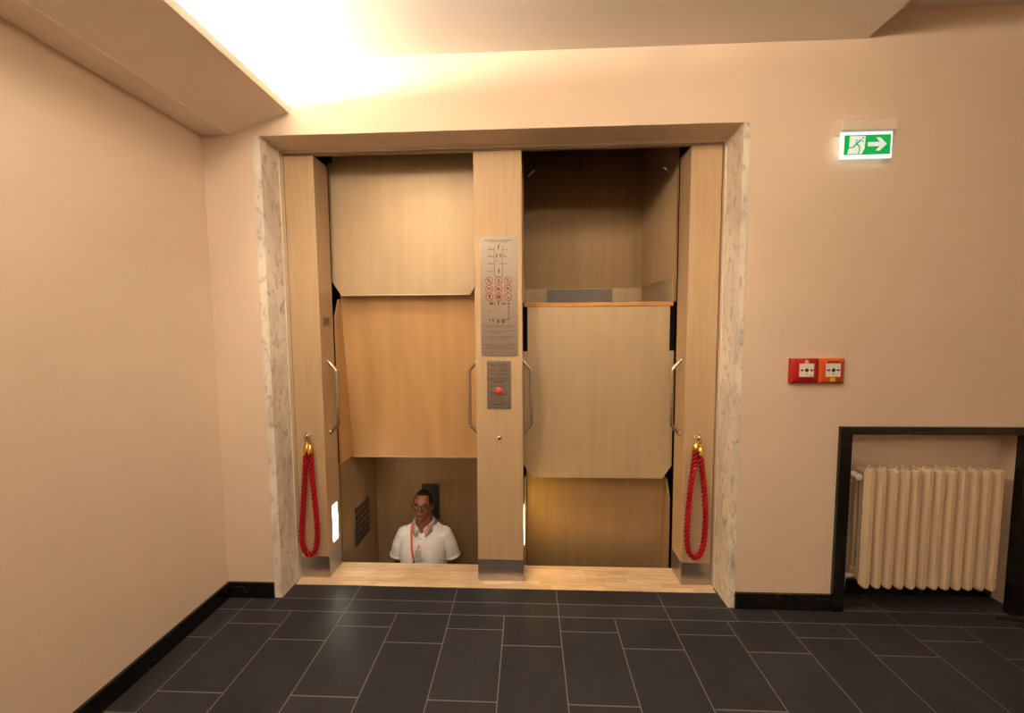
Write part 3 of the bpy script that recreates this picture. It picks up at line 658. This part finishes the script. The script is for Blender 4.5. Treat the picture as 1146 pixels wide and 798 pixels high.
for x0, z0, x1, z1, w in ((1.684, 2.521, 1.660, 2.500, 0.0075), (1.660, 2.520, 1.662, 2.503, 0.0035), (1.660, 2.521, 1.668, 2.517, 0.003), (1.664, 2.503, 1.646, 2.485, 0.007), (1.646, 2.484, 1.622, 2.483, 0.0045), (1.664, 2.500, 1.676, 2.490, 0.006), (1.676, 2.491, 1.679, 2.470, 0.0055), (1.679, 2.471, 1.673, 2.453, 0.005), (1.684, 2.521, 1.698, 2.513, 0.0035)):
    line(bm, x0, z0, x1, z1, w, ye)
sub(bm, off, 'running_figure', 'sign_green', pn)

# ------------------------------------------------------------------ fire call points
def callpoint(label, x0, x1, m, emblem):
    z0, z1 = 1.2785, 1.4115; xc, zc = (x0 + x1) / 2, (z0 + z1) / 2
    t = thing('manual_call_point', label, 'alarm button', (xc, 0, z0), 'wall alarm call points'); off = (xc, 0, z0)
    bm = bmesh.new()
    # cover pillowed towards the middle
    n = 12
    G = [[None] * (n + 1) for _ in range(n + 1)]
    for i in range(n + 1):
        for k in range(n + 1):
            u, v = i / n * 2 - 1, k / n * 2 - 1
            G[i][k] = bm.verts.new((xc + u * (x1 - x0) / 2, -0.026 - 0.012 * (1 - u ** 4) * (1 - abs(v) ** 6), zc + v * (z1 - z0) / 2))
    for i in range(n):
        for k in range(n):
            f = bm.faces.new((G[i][k], G[i + 1][k], G[i + 1][k + 1], G[i][k + 1])); f.smooth = True
    edge = [G[i][0] for i in range(n + 1)] + [G[n][k] for k in range(1, n + 1)] + [G[i][n] for i in range(n - 1, -1, -1)] + [G[0][k] for k in range(n - 1, 0, -1)]
    back = [bm.verts.new((v.co.x, -0.0005, v.co.z)) for v in edge]
    for i in range(len(edge)): bm.faces.new((edge[i], back[i], back[(i + 1) % len(edge)], edge[(i + 1) % len(edge)]))
    bmesh.ops.recalc_face_normals(bm, faces=bm.faces[:])
    sub(bm, off, 'housing', m, t)
    bm = bmesh.new(); w0, w1 = xc - 0.034, xc + 0.036
    bm_box(bm, w0 - 0.002, w1 + 0.002, -0.0395, -0.034, zc - 0.029, zc + 0.041, 0.001); pf = sub(bm, off, 'press_field', 'white_plastic', t, 'white press field')
    bm = bmesh.new(); yy = -0.0398; cx, cz = xc + 0.001, zc + 0.006
    disc(bm, cx, cz, 0.0095, yy)
    for s in (-1, 1):
        line(bm, cx + s * 0.034, cz, cx + s * 0.022, cz, 0.0065, yy)
        bm_prism(bm, [(cx + s * 0.024, cz + 0.008), (cx + s * 0.0155, cz), (cx + s * 0.024, cz - 0.008)], fn, yy - 0.0002, yy + 0.0001)
    line(bm, cx, cz - 0.013, cx, cz - 0.026, 0.0012, yy); line(bm, cx - 0.004, cz - 0.018, cx + 0.006, cz - 0.022, 0.001, yy)
    sub(bm, off, 'arrows', 'ink', pf)
    if emblem == 'red':
        bm = bmesh.new(); ring(bm, xc - 0.001, z1 - 0.017, 0.0105, 0.0025, -0.0392); line(bm, xc - 0.004, z1 - 0.024, xc + 0.002, z1 - 0.010, 0.004, -0.0392); line(bm, xc + 0.002, z1 - 0.018, xc + 0.006, z1 - 0.026, 0.004, -0.0392)
        disc(bm, xc - 0.003, z1 - 0.013, 0.003, -0.0392)
        sub(bm, off, 'emblem', 'white_plastic', t, 'white round emblem')
        bm = bmesh.new(); bm_text(bm, 'MELDER', 0.006, xc + 0.026, zc - 0.022, -0.0398, width=0.014); sub(bm, off, 'lettering', 'ink', t)
    else:
        bm = bmesh.new(); bm_text(bm, 'RAUCHABZUG', 0.014, xc + 0.001, z1 - 0.017, -0.0388, width=0.062, bold=0.0004); sub(bm, off, 'lettering', 'ink', t)
        bm = bmesh.new(); bm_box(bm, xc - 0.013, xc + 0.013, -0.0388, -0.036, zc - 0.054, zc - 0.033); sub(bm, off, 'sticker', 'yellow', t, 'small yellow sticker')
callpoint('glossy red fire alarm call point, left of the wall pair', 1.397, 1.536, 'red_plastic', 'red')
callpoint('orange smoke vent call point with yellow sticker, right of the wall pair', 1.5365, 1.669, 'orange_plastic', 'orange')

# ------------------------------------------------------------------ radiator in the niche
RXa, RXb, NS = 1.838, 2.566, 12
RZ0, RZ1, RYf, RYb = 0.125, 0.800, -0.004, 0.112
t = thing('radiator', 'cream ribbed radiator standing in the black framed wall niche', 'radiator', ((RXa + RXb) / 2, 0.05, RZ0)); off = ((RXa + RXb) / 2, 0.05, RZ0)
p = (RXb - RXa) / NS
cols = 4; dy = (RYb - RYf) / cols
def section_bm(x):
    bm = bmesh.new(); w = p * 0.5
    # front column: faceted, then three round columns behind, joined by top and bottom heads
    f = [(x - w * 0.77, RYf + 0.030), (x - w * 0.30, RYf), (x + w * 0.36, RYf), (x + w * 0.77, RYf + 0.020), (x + w * 0.50, RYf + 0.044), (x - w * 0.50, RYf + 0.046)]
    for (sc, za), (sc2, zb2) in zip([(0.55, RZ0), (1, RZ0 + 0.014), (1, RZ1 - 0.012), (0.88, RZ1 - 0.003)], [(1, RZ0 + 0.014), (1, RZ1 - 0.012), (0.88, RZ1 - 0.003), (0.7, RZ1)]):
        A = [bm.verts.new((x + (u - x) * sc, RYf + 0.012 + (v - RYf - 0.012) * sc, za)) for u, v in f]; B = [bm.verts.new((x + (u - x) * sc2, RYf + 0.012 + (v - RYf - 0.012) * sc2, zb2)) for u, v in f]
        for i in range(6): bm.faces.new((A[i], A[(i + 1) % 6], B[(i + 1) % 6], B[i]))
        bm.faces.new(A[::-1]); bm.faces.new(B)
    bmesh.ops.remove_doubles(bm, verts=bm.verts[:], dist=1e-6)
    for c in range(1, cols):
        yc = RYf + 0.012 + c * dy * 1.02
        bm_tube(bm, [(x, yc, RZ0 + 0.012), (x, yc, RZ0 + 0.03), (x, yc, RZ1 - 0.03), (x, yc, RZ1 - 0.006)], [0.007, 0.0105, 0.0105, 0.007], 10)
    for z in (RZ0 + 0.045, RZ1 - 0.045): bm_box(bm, x - w * 0.55, x + w * 0.55, RYf + 0.016, RYb - 0.008, z - 0.026, z + 0.026, 0.008)
    return bm
first = None
for i in range(NS):
    x = RXa + (i + 0.5) * p
    if first is None:
        first = sub(section_bm(x), off, 'section', 'radiator', t)
    else:
        c = first.copy(); COL.objects.link(c); c.parent = t; c.location = (i * p, 0, 0)
bm = bmesh.new(); bm_tube(bm, [(RXa + 0.004, 0.055, RZ1 - 0.045), (RXa - 0.03, 0.055, RZ1 - 0.045), (RXa - 0.045, 0.055, RZ1 - 0.045)], 0.012, 10)
bm_tube(bm, [(RXa - 0.032, 0.055, RZ1 - 0.06), (RXa - 0.032, 0.075, RZ1 - 0.12), (RXa - 0.040, 0.098, RZ0 + 0.10), (RXa - 0.040, 0.098, 0.012)], 0.009, 10)
sub(bm, off, 'feed_pipe', 'pipe', t)
bm = bmesh.new(); bm_tube(bm, [(RXa + 0.004, 0.055, RZ0 + 0.045), (RXa - 0.03, 0.055, RZ0 + 0.045), (RXa - 0.052, 0.055, RZ0 + 0.035), (RXa - 0.055, 0.055, RZ0 - 0.02), (RXa - 0.055, 0.060, 0.012)], [0.011, 0.011, 0.012, 0.012, 0.009], 10)
bm_lathe(bm, [(0, 0), (0.014, 0), (0.014, 0.02), (0, 0.02)], (RXa - 0.03, 0.055, RZ0 + 0.035), 'Z', 10)
sub(bm, off, 'return_pipe', 'pipe', t)
bm = bmesh.new(); 
bm_lathe(bm, [(0, 0), (0.016, 0), (0.019, 0.006), (0.019, 0.034), (0.015, 0.040), (0, 0.041)], (RXa - 0.026, 0.054, RZ1 - 0.047), 'Y', 14)
bm_ball(bm, (RXa - 0.036, 0.05, RZ1 - 0.040), 0.024, 0.020, 0.021)
sub(bm, off, 'valve', 'valve', t, 'white thermostat valve')
# cables lying by the niche
def cable(label, pts):
    bm = bmesh.new(); bm_tube(bm, spline(pts, 8), 0.0065, 8); tag(obj('floor_cable', bm, 'cable'), label, 'cable', 'floor cables')
cable('black cable on the floor nearest the niche at the right edge', [(2.52, -0.045, 0.0068), (2.60, -0.052, 0.0068), (2.68, -0.080, 0.0068), (2.85, -0.10, 0.0068), (3.1, -0.09, 0.0068)])
cable('black cable on the dark floor, the farther of two from the niche', [(2.56, -0.10, 0.0068), (2.66, -0.135, 0.0068), (2.80, -0.155, 0.0068), (3.05, -0.14, 0.0068)])

# lamp fittings: the cove tubes on the soffit and the recessed ceiling spots
for k in range(4):
    y1 = -0.12 - k * 1.10
    t = thing('cove_lamp', 'fluorescent batten lying in the ceiling cove along the left wall', 'lamp', (-1.46, y1 - 0.52, 2.738), 'cove lamps')
    off = (-1.46, y1 - 0.52, 2.738)
    bm = bmesh.new(); bm_box(bm, -1.485, -1.435, y1 - 1.04, y1, 2.738, 2.757, 0.003); sub(bm, off, 'batten', 'white_plastic', t)
    bm = bmesh.new(); bm_tube(bm, [(-1.46, y1 - 1.03, 2.770), (-1.46, y1 - 0.01, 2.770)], 0.012, 12); sub(bm, off, 'tube', 'tube', t, 'lit tube')
for x, y in SPOTS:
    zc = ZC
    t = thing('ceiling_downlight', 'small round recessed downlight in the ceiling before the lift', 'lamp', (x, y, zc), 'ceiling downlights')
    bm = bmesh.new(); ang = [2 * PI * k / 28 for k in range(28)]
    for k in range(28):
        a, b = ang[k], ang[(k + 1) % 28]
        for (r0, z0), (r1, z1) in (((0.045, 0.0), (0.045, -0.004)), ((0.045, -0.004), (0.060, -0.004)), ((0.060, -0.004), (0.062, 0.0))):
            bm.faces.new([bm.verts.new((r * math.cos(q), r * math.sin(q), z)) for r, z, q in ((r0, z0, a), (r1, z1, a), (r1, z1, b), (r0, z0, b))])
    obj('trim_ring', bm, 'white_plastic', t)

for x, y, z, hue, st in FILL_GLOBES:  # out of view, added only to fill the hall with light
    zc = ZC if x < 1.713 else ZH
    t = thing('fill_globe', 'small unseen fill globe added under the hall ceiling', 'lamp', (x, y, zc), 'fill globes')
    R_ = 0.065; m_ = 'opal %s %s' % (hue, st)
    M[m_] = mat('fill globe glow', (0.9, 0.88, 0.82), 0.3, emit=(*(WARMER if hue else WARM), 1), estr=st * 3.7)
    bm = bmesh.new(); bm_lathe(bm, [(0, 0), (0.05, 0), (0.05, -0.012), (0.010, -0.016), (0.008, z + R_ + 0.004 - zc), (0.035, z + R_ - zc), (0, z + R_ - 0.012 - zc)], (0, 0, 0), 'Z', 20); obj('stem', bm, 'brass', t)
    bm = bmesh.new(); bm_lathe(bm, [(R_ * math.sin(PI * k / 14), z - zc - R_ * math.cos(PI * k / 14)) for k in range(15)], (0, 0, 0), 'Z', 24); obj('globe', bm, m_, t)

# ------------------------------------------------------------------ the man standing in the lower left car
MX, MY, MZ = -0.822, 0.775, ZLL + 0.001
person = thing('person', 'man in white polo shirt, black glasses and orange lanyard standing in sunken lift car', 'person', (MX, MY, MZ))
def loft(bm, rings, seg=28, pw=2.3):
    R = []
    for z, hw, hd, yc, xc in rings:
        row = []
        for k in range(seg):
            a = 2 * PI * k / seg; c, s = math.cos(a), math.sin(a)
            row.append(bm.verts.new((xc + hw * math.copysign(abs(c) ** (2 / pw), c), yc + hd * math.copysign(abs(s) ** (2 / pw), s), z)))
        R.append(row)
    for a, b in zip(R, R[1:]):
        for k in range(seg): bm.faces.new((a[k], a[(k + 1) % seg], b[(k + 1) % seg], b[k]))
    bm.faces.new(R[0][::-1]); bm.faces.new(R[-1])
def chain(bm, pts, rad, seg=16):
    P = spline(pts, 5); n = len(P); m = len(pts); rr = []
    for i in range(n):
        q = i / 5; k = min(int(q), m - 2); rr.append(rad[k] + (rad[k + 1] - rad[k]) * (q - k))
    bm_tube(bm, P, rr, seg)
    bm_ball(bm, P[0], rr[0], rr[0], rr[0], seg, 10); bm_ball(bm, P[-1], rr[-1], rr[-1], rr[-1], seg, 10)
def remeshed(bm, voxel, smooth=3, fac=0.5):
    me = bpy.data.meshes.new('t'); bmesh.ops.recalc_face_normals(bm, faces=bm.faces[:]); bm.to_mesh(me); bm.free()
    o = bpy.data.objects.new('t', me); COL.objects.link(o)
    md = o.modifiers.new('r', 'REMESH'); md.mode = 'VOXEL'; md.voxel_size = voxel; md.use_smooth_shade = True
    if smooth:
        ms = o.modifiers.new('s', 'SMOOTH'); ms.iterations = smooth; ms.factor = fac
    dg = bpy.context.evaluated_depsgraph_get(); out = bpy.data.meshes.new_from_object(o.evaluated_get(dg))
    bpy.data.objects.remove(o); bpy.data.meshes.remove(me)
    b = bmesh.new(); b.from_mesh(out); bpy.data.meshes.remove(out)
    for f in b.faces: f.smooth = True; f.material_index = 0
    return b
HC = Vector((-0.004, -0.018, 1.607)); HH = 0.113
TILT = Matrix.Translation((0, 0.01, 1.55)) @ Matrix.Rotation(math.radians(-15), 4, 'X') @ Matrix.Translation((0, -0.01, -1.55))
def tilt(b_): bmesh.ops.transform(b_, matrix=TILT, verts=b_.verts[:])
def headpt(d, gx=1.0):
    """skull/face surface in direction d (unit), front is -y"""
    x, y, z = d
    w = 0.0735; dpt = 0.094
    jaw = max(0.0, -z)
    fx = 1 - 0.15 * jaw ** 2.0
    if z > 0.3: fx *= 1 - 0.06 * (z - 0.3)
    yy = y * dpt
    if y > 0: yy *= 1.06 - 0.30 * jaw            # nape narrower, occiput fuller
    else: yy *= 0.98 + 0.05 * max(0, -z - 0.4)
    xx = x * w * fx
    # flatten the face front a little
    if y < -0.55: yy = -0.55 * dpt + (yy + 0.55 * dpt) * 0.92
    zz = z * HH
    return Vector((xx * gx, yy * gx, zz * gx))
def head_bm(bm):
    b2 = bmesh.new(); bmesh.ops.create_icosphere(b2, subdivisions=4, radius=1.0)
    for v in b2.verts: v.co = headpt(v.co.normalized()) + HC
    me = bpy.data.meshes.new('t'); b2.to_mesh(me); b2.free(); bm.from_mesh(me); bpy.data.meshes.remove(me)
def face_local(x, z, out=0.0):
    """point on the face front at offset x,z from the head centre"""
    zz = max(-0.98, min(0.98, z / HH)); xx = max(-0.98, min(0.98, x / 0.0735)); y2 = max(0.0, 1 - zz * zz - xx * xx)
    p_ = headpt(Vector((xx, -math.sqrt(y2), zz)).normalized()); return HC + Vector((x, p_.y - out, z))
def torso_rings(e=0.0):
    return [(0.86, 0.150 + e, 0.105 + e, 0.0, 0), (0.92, 0.170 + e, 0.118 + e, 0.0, 0), (1.00, 0.172 + e, 0.126 + e, -0.008, 0), (1.08, 0.172 + e, 0.132 + e, -0.014, 0), (1.18, 0.172 + e, 0.128 + e, -0.010, 0), (1.27, 0.178 + e, 0.118 + e, -0.004, 0), (1.34, 0.180 + e, 0.104 + e, 0.004, 0), (1.39, 0.172 + e, 0.088 + e, 0.010, 0), (1.425, 0.138 + e, 0.074 + e, 0.014, 0), (1.452, 0.098 + e, 0.066 + e, 0.014, 0)]
bm = bmesh.new()
loft(bm, torso_rings() + [(1.475, 0.070, 0.066, 0.010, 0), (1.50, 0.066, 0.064, 0.004, 0), (1.54, 0.063, 0.062, 0.004, 0), (1.58, 0.050, 0.052, 0.01, 0)])
body_bm = bm; bm = bmesh.new(); head_bm(bm)
# nose, brow, cheeks, lips, chin, ears
def nub(x, z, out, rx, ry, rz, rot=None): bm_ball(bm, face_local(x, z, out), rx, ry, rz, 14, 10, 0, rot)
chain(bm, [face_local(0, 0.008, -0.002), face_local(0, -0.012, 0.004), face_local(0, -0.028, 0.013)], [0.0065, 0.008, 0.0105], 10)
for s in (-1, 1):
    nub(s * 0.0105, -0.030, 0.003, 0.0075, 0.009, 0.007)
    nub(s * 0.024, 0.016, -0.001, 0.020, 0.008, 0.0055); nub(s * 0.036, -0.028, -0.006, 0.020, 0.014, 0.020)
nub(0, -0.0525, 0.0005, 0.022, 0.0075, 0.0042); nub(0, -0.062, 0.0, 0.019, 0.0075, 0.0055); nub(0, -0.092, 0.0, 0.022, 0.012, 0.014)
for s in (-1, 1):
    bm_ball(bm, HC + Vector((s * 0.0745, 0.012, -0.008)), 0.0085, 0.017, 0.031, 14, 10, 0, Matrix.Rotation(s * 0.35, 3, 'Z').to_4x4())
tilt(bm); me = bpy.data.meshes.new('t'); bm.to_mesh(me); bm.free(); body_bm.from_mesh(me); bpy.data.meshes.remove(me); bm = body_bm
# arms with hands
for s in (-1, 1):
    chain(bm, [(s * 0.155, 0.008, 1.375), (s * 0.192, 0.006, 1.27), (s * 0.208, 0.014, 1.09), (s * 0.214, -0.03, 0.96), (s * 0.216, -0.065, 0.855)], [0.052, 0.050, 0.040, 0.037, 0.027])
    bm_ball(bm, (s * 0.214, -0.075, 0.805), 0.017, 0.040, 0.048)
    for k, (dy, L) in enumerate(((-0.030, 0.070), (-0.010, 0.080), (0.010, 0.074), (0.029, 0.058))):
        chain(bm, [(s * 0.213, -0.075 + dy, 0.775), (s * 0.206, -0.078 + dy * 1.05, 0.775 - L * 0.5), (s * 0.192, -0.078 + dy * 1.05, 0.775 - L * 0.95)], [0.0095, 0.0088, 0.0075], 8)
    chain(bm, [(s * 0.206, -0.105, 0.825), (s * 0.196, -0.128, 0.79), (s * 0.188, -0.133, 0.762)], [0.012, 0.0105, 0.009], 8)
    chain(bm, [(s * 0.088, 0.0, 0.88), (s * 0.098, -0.010, 0.50), (s * 0.10, 0.02, 0.08)], [0.082, 0.056, 0.038])
    bm_ball(bm, (s * 0.105, -0.035, 0.035), 0.04, 0.11, 0.034)
b = remeshed(bm, 0.0042, 2)
for f in b.faces:
    c = TILT.inverted() @ f.calc_center_median() - HC
    if abs(c.x) < 0.021 and c.y < -0.06 and -0.067 < c.z < -0.049: f.material_index = 1
obj('body', b, ['skin', 'lip'], person)
# eyes
for s in (-1, 1):
    bm = bmesh.new(); e = face_local(s * 0.031, 0.0, -0.0045); bm_ball(bm, e, 0.0125, 0.0075, 0.0055, 14, 10)
    bm_ball(bm, e + Vector((0.0, -0.0055, 0)), 0.0052, 0.003, 0.005, 12, 8, 1); tilt(bm); obj('eye', bm, ['eye_white', 'hair'], person)
# hair: short dark cap with a receding front
bm = bmesh.new(); b2 = bmesh.new(); bmesh.ops.create_icosphere(b2, subdivisions=5, radius=1.0)
kill = []
for v in b2.verts:
    d = v.co.normalized(); v.co = headpt(d, 1.055) + HC + Vector((0, 0.002, 0.001))
    x, y, z = d
    if y < -0.15: line_z = 0.66 + 0.10 * abs(x) - 0.2 * max(0, abs(x) - 0.55) * 4
    elif y < 0.12: line_z = -0.02 if abs(x) > 0.6 else 0.3
    else: line_z = -0.52
    if y < -0.15 and abs(x) > 0.72 and y > -0.62: line_z = 0.12
    if z < line_z: kill.append(v)
bmesh.ops.delete(b2, geom=kill, context='VERTS')
r_ = bmesh.ops.extrude_face_region(b2, geom=b2.faces[:])
for v in [g_ for g_ in r_['geom'] if isinstance(g_, bmesh.types.BMVert)]: v.co = HC + (v.co - HC) * 0.93
for f in b2.faces: f.smooth = True
bmesh.ops.recalc_face_normals(b2, faces=b2.faces[:])
# eyebrows
for s in (-1, 1):
    me = bpy.data.meshes.new('t'); b3 = bmesh.new()
    bm_tube(b3, [face_local(s * 0.014, 0.0185, 0.006), face_local(s * 0.030, 0.0225, 0.006), face_local(s * 0.046, 0.017, 0.003)], [0.0022, 0.003, 0.0018], 8)
    b3.to_mesh(me); b3.free(); b2.from_mesh(me); bpy.data.meshes.remove(me)
bm.free(); tilt(b2); obj('hair', b2, 'hair', person)
# spectacles
bm = bmesh.new(); yg = (face_local(0.031, 0, 0)).y - 0.016
for s in (-1, 1):
    q = [(HC.x + s * 0.0325 + 0.0245 * math.copysign(abs(math.cos(a)) ** 0.75, math.cos(a)), yg + 0.006 * (abs(s * 0.0325 + 0.0245 * math.cos(a)) / 0.057) ** 2, HC.z - 0.001 + 0.0185 * math.copysign(abs(math.sin(a)) ** 0.75, math.sin(a))) for a in [2 * PI * k / 24 for k in range(24)]]
    bm_tube(bm, q, 0.0029, 8, closed=True)
    bm_tube(bm, [(HC.x + s * 0.057, yg + 0.006, HC.z + 0.006), (HC.x + s * 0.070, yg + 0.02, HC.z + 0.006), (HC.x + s * 0.0775, HC.y - 0.02, HC.z + 0.006), (HC.x + s * 0.0775, HC.y + 0.015, HC.z + 0.002)], 0.0024, 8)
bm_tube(bm, spline([(HC.x - 0.009, yg, HC.z + 0.003), (HC.x, yg - 0.002, HC.z + 0.007), (HC.x + 0.009, yg, HC.z + 0.003)], 4), 0.0026, 8)
tilt(bm); obj('spectacles', bm, 'glasses', person)
# polo shirt
bm = bmesh.new(); loft(bm, torso_rings(0.013)[1:-1] + [(1.450, 0.112, 0.082, 0.012, 0), (1.476, 0.080, 0.074, 0.010, 0), (1.490, 0.068, 0.068, 0.008, 0)])
for s in (-1, 1): 
    bm_tube(bm, [(s * 0.12, 0.008, 1.385), (s * 0.150, 0.008, 1.372), (s * 0.188, 0.006, 1.29), (s * 0.203, 0.009, 1.235), (s * 0.211, 0.011, 1.208)], [0.062, 0.070, 0.068, 0.065, 0.068], 22)
    bm_ball(bm, (s * 0.150, 0.008, 1.375), 0.068, 0.068, 0.062)
b = remeshed(bm, 0.0055, 4)
kill = []
for v in b.verts:
    x, y, z = v.co
    if y < 0.0 and z > 1.425 and abs(x) < (z - 1.425) * 0.85 + 0.004: kill.append(v)
    elif z > 1.484 and math.hypot(x / 0.064, (y - 0.008) / 0.066) < 1.0: kill.append(v)
bmesh.ops.delete(b, geom=kill, context='VERTS')
sh = obj('polo_shirt', b, 'shirt', person)
# collar: folded band round the neck, ending in two points at the front
bm = bmesh.new(); prev = None; N_ = 40
for i in range(N_ + 1):
    th = -1 + 2 * i / N_                      # -1 right front .. 0 back .. 1 left front
    a = PI / 2 + th * PI * 0.93; fr = max(0.0, (abs(th) - 0.45) / 0.55)
    zt_ = 1.512 - 0.050 * fr ** 1.4; rt = (0.074 + 0.002 * fr, 0.072 + 0.016 * fr)
    zl = 1.462 - 0.052 * fr ** 1.3; rl = (0.100 + 0.0 * fr, 0.084 + 0.034 * fr)
    yc = 0.008
    sprd = 0.016 * fr ** 3 * math.copysign(1, th)
    top = Vector((rt[0] * math.cos(a) * (1), yc + rt[1] * math.sin(a), zt_)); low = Vector((rl[0] * math.cos(a) - sprd * 1.0, yc + rl[1] * math.sin(a) - 0.006 * fr, zl))
    base = Vector((0.072 * math.cos(a), yc + (0.069 + 0.012 * fr) * math.sin(a), zt_ - 0.03))
    cur = [bm.verts.new(base), bm.verts.new(top), bm.verts.new(top + (low - top) * 0.15 + Vector((0, 0, 0.003))), bm.verts.new(low)]
    if prev:
        for k in range(3): f = bm.faces.new((prev[k], prev[k + 1], cur[k + 1], cur[k])); f.smooth = True
    prev = cur
r_ = bmesh.ops.solidify(bm, geom=bm.faces[:], thickness=0.0025)
obj('collar', bm, 'shirt', sh)
# buttoned placket
for k in range(2):
    bm = bmesh.new(); z = 1.405 - k * 0.06; bm_lathe(bm, [(0, 0), (0.0055, 0), (0.0055, 0.002), (0, 0.0025)], (0.0, -0.118 - k * 0.008, z), 'Y', 12)
    obj('button', bm, 'badge', sh)
for s in (-1, 1):
    bm = bmesh.new(); bm_tube(bm, [(s * 0.2095, 0.0108, 1.218), (s * 0.2115, 0.0113, 1.201)], [0.0695, 0.0695], 22, caps=True); obj('sleeve_cuff', bm, 'shirt', sh)
# lanyard and badge
bm = bmesh.new()
def strap(pts, w=0.0075):
    q = spline(pts, 6)
    prev = None
    for p_ in q:
        c = [bm.verts.new(p_ + Vector((-w, 0, 0))), bm.verts.new(p_ + Vector((w, 0, 0))), bm.verts.new(p_ + Vector((w, 0.002, 0))), bm.verts.new(p_ + Vector((-w, 0.002, 0)))]
        if prev:
            for k in range(4): bm.faces.new((prev[k], prev[(k + 1) % 4], c[(k + 1) % 4], c[k]))
        prev = c
strap([(-0.072, -0.058, 1.490), (-0.070, -0.098, 1.455), (-0.062, -0.130, 1.39), (-0.056, -0.145, 1.33), (-0.046, -0.153, 1.28), (-0.040, -0.157, 1.245)])
strap([(0.058, -0.062, 1.484), (0.046, -0.080, 1.462), (0.032, -0.092, 1.440)], 0.006)
strap([(-0.004, -0.140, 1.370), (-0.012, -0.150, 1.335)], 0.004)
bmesh.ops.recalc_face_normals(bm, faces=bm.faces[:]); obj('lanyard', bm, 'lanyard', person)
bm = bmesh.new(); bm_tube(bm, [(-0.040, -0.159, 1.250), (-0.040, -0.160, 1.215)], 0.009, 8); obj('lanyard_clip', bm, 'glasses', person)
bm = bmesh.new(); bm_box(bm, -0.034, 0.018, -0.1605, -0.1575, 1.262, 1.338, 0.001); bd = obj('badge', bm, 'badge', person); 
bm = bmesh.new(); bm_box(bm, -0.022, 0.000, -0.1612, -0.1604, 1.286, 1.318); obj('badge_print', bm, 'pipe', bd)
# trousers and shoes
bm = bmesh.new(); loft(bm, [(0.80, 0.165, 0.120, 0, 0), (0.88, 0.172, 0.122, 0, 0), (0.98, 0.170, 0.126, -0.004, 0), (1.0, 0.168, 0.124, -0.004, 0)])
for s in (-1, 1): chain(bm, [(s * 0.088, 0.0, 0.86), (s * 0.098, -0.008, 0.48), (s * 0.102, 0.018, 0.09)], [0.094, 0.074, 0.062])
obj('trousers', remeshed(bm, 0.008, 3), 'trousers', person)
for s in (-1, 1):
    bm = bmesh.new(); bm_ball(bm, (s * 0.106, -0.045, 0.05), 0.048, 0.13, 0.045); bm_box(bm, s * 0.106 - 0.045, s * 0.106 + 0.045, -0.165, 0.075, 0.0, 0.02, 0.008)
    obj('shoe', remeshed(bm, 0.006, 2), 'shoe', person)
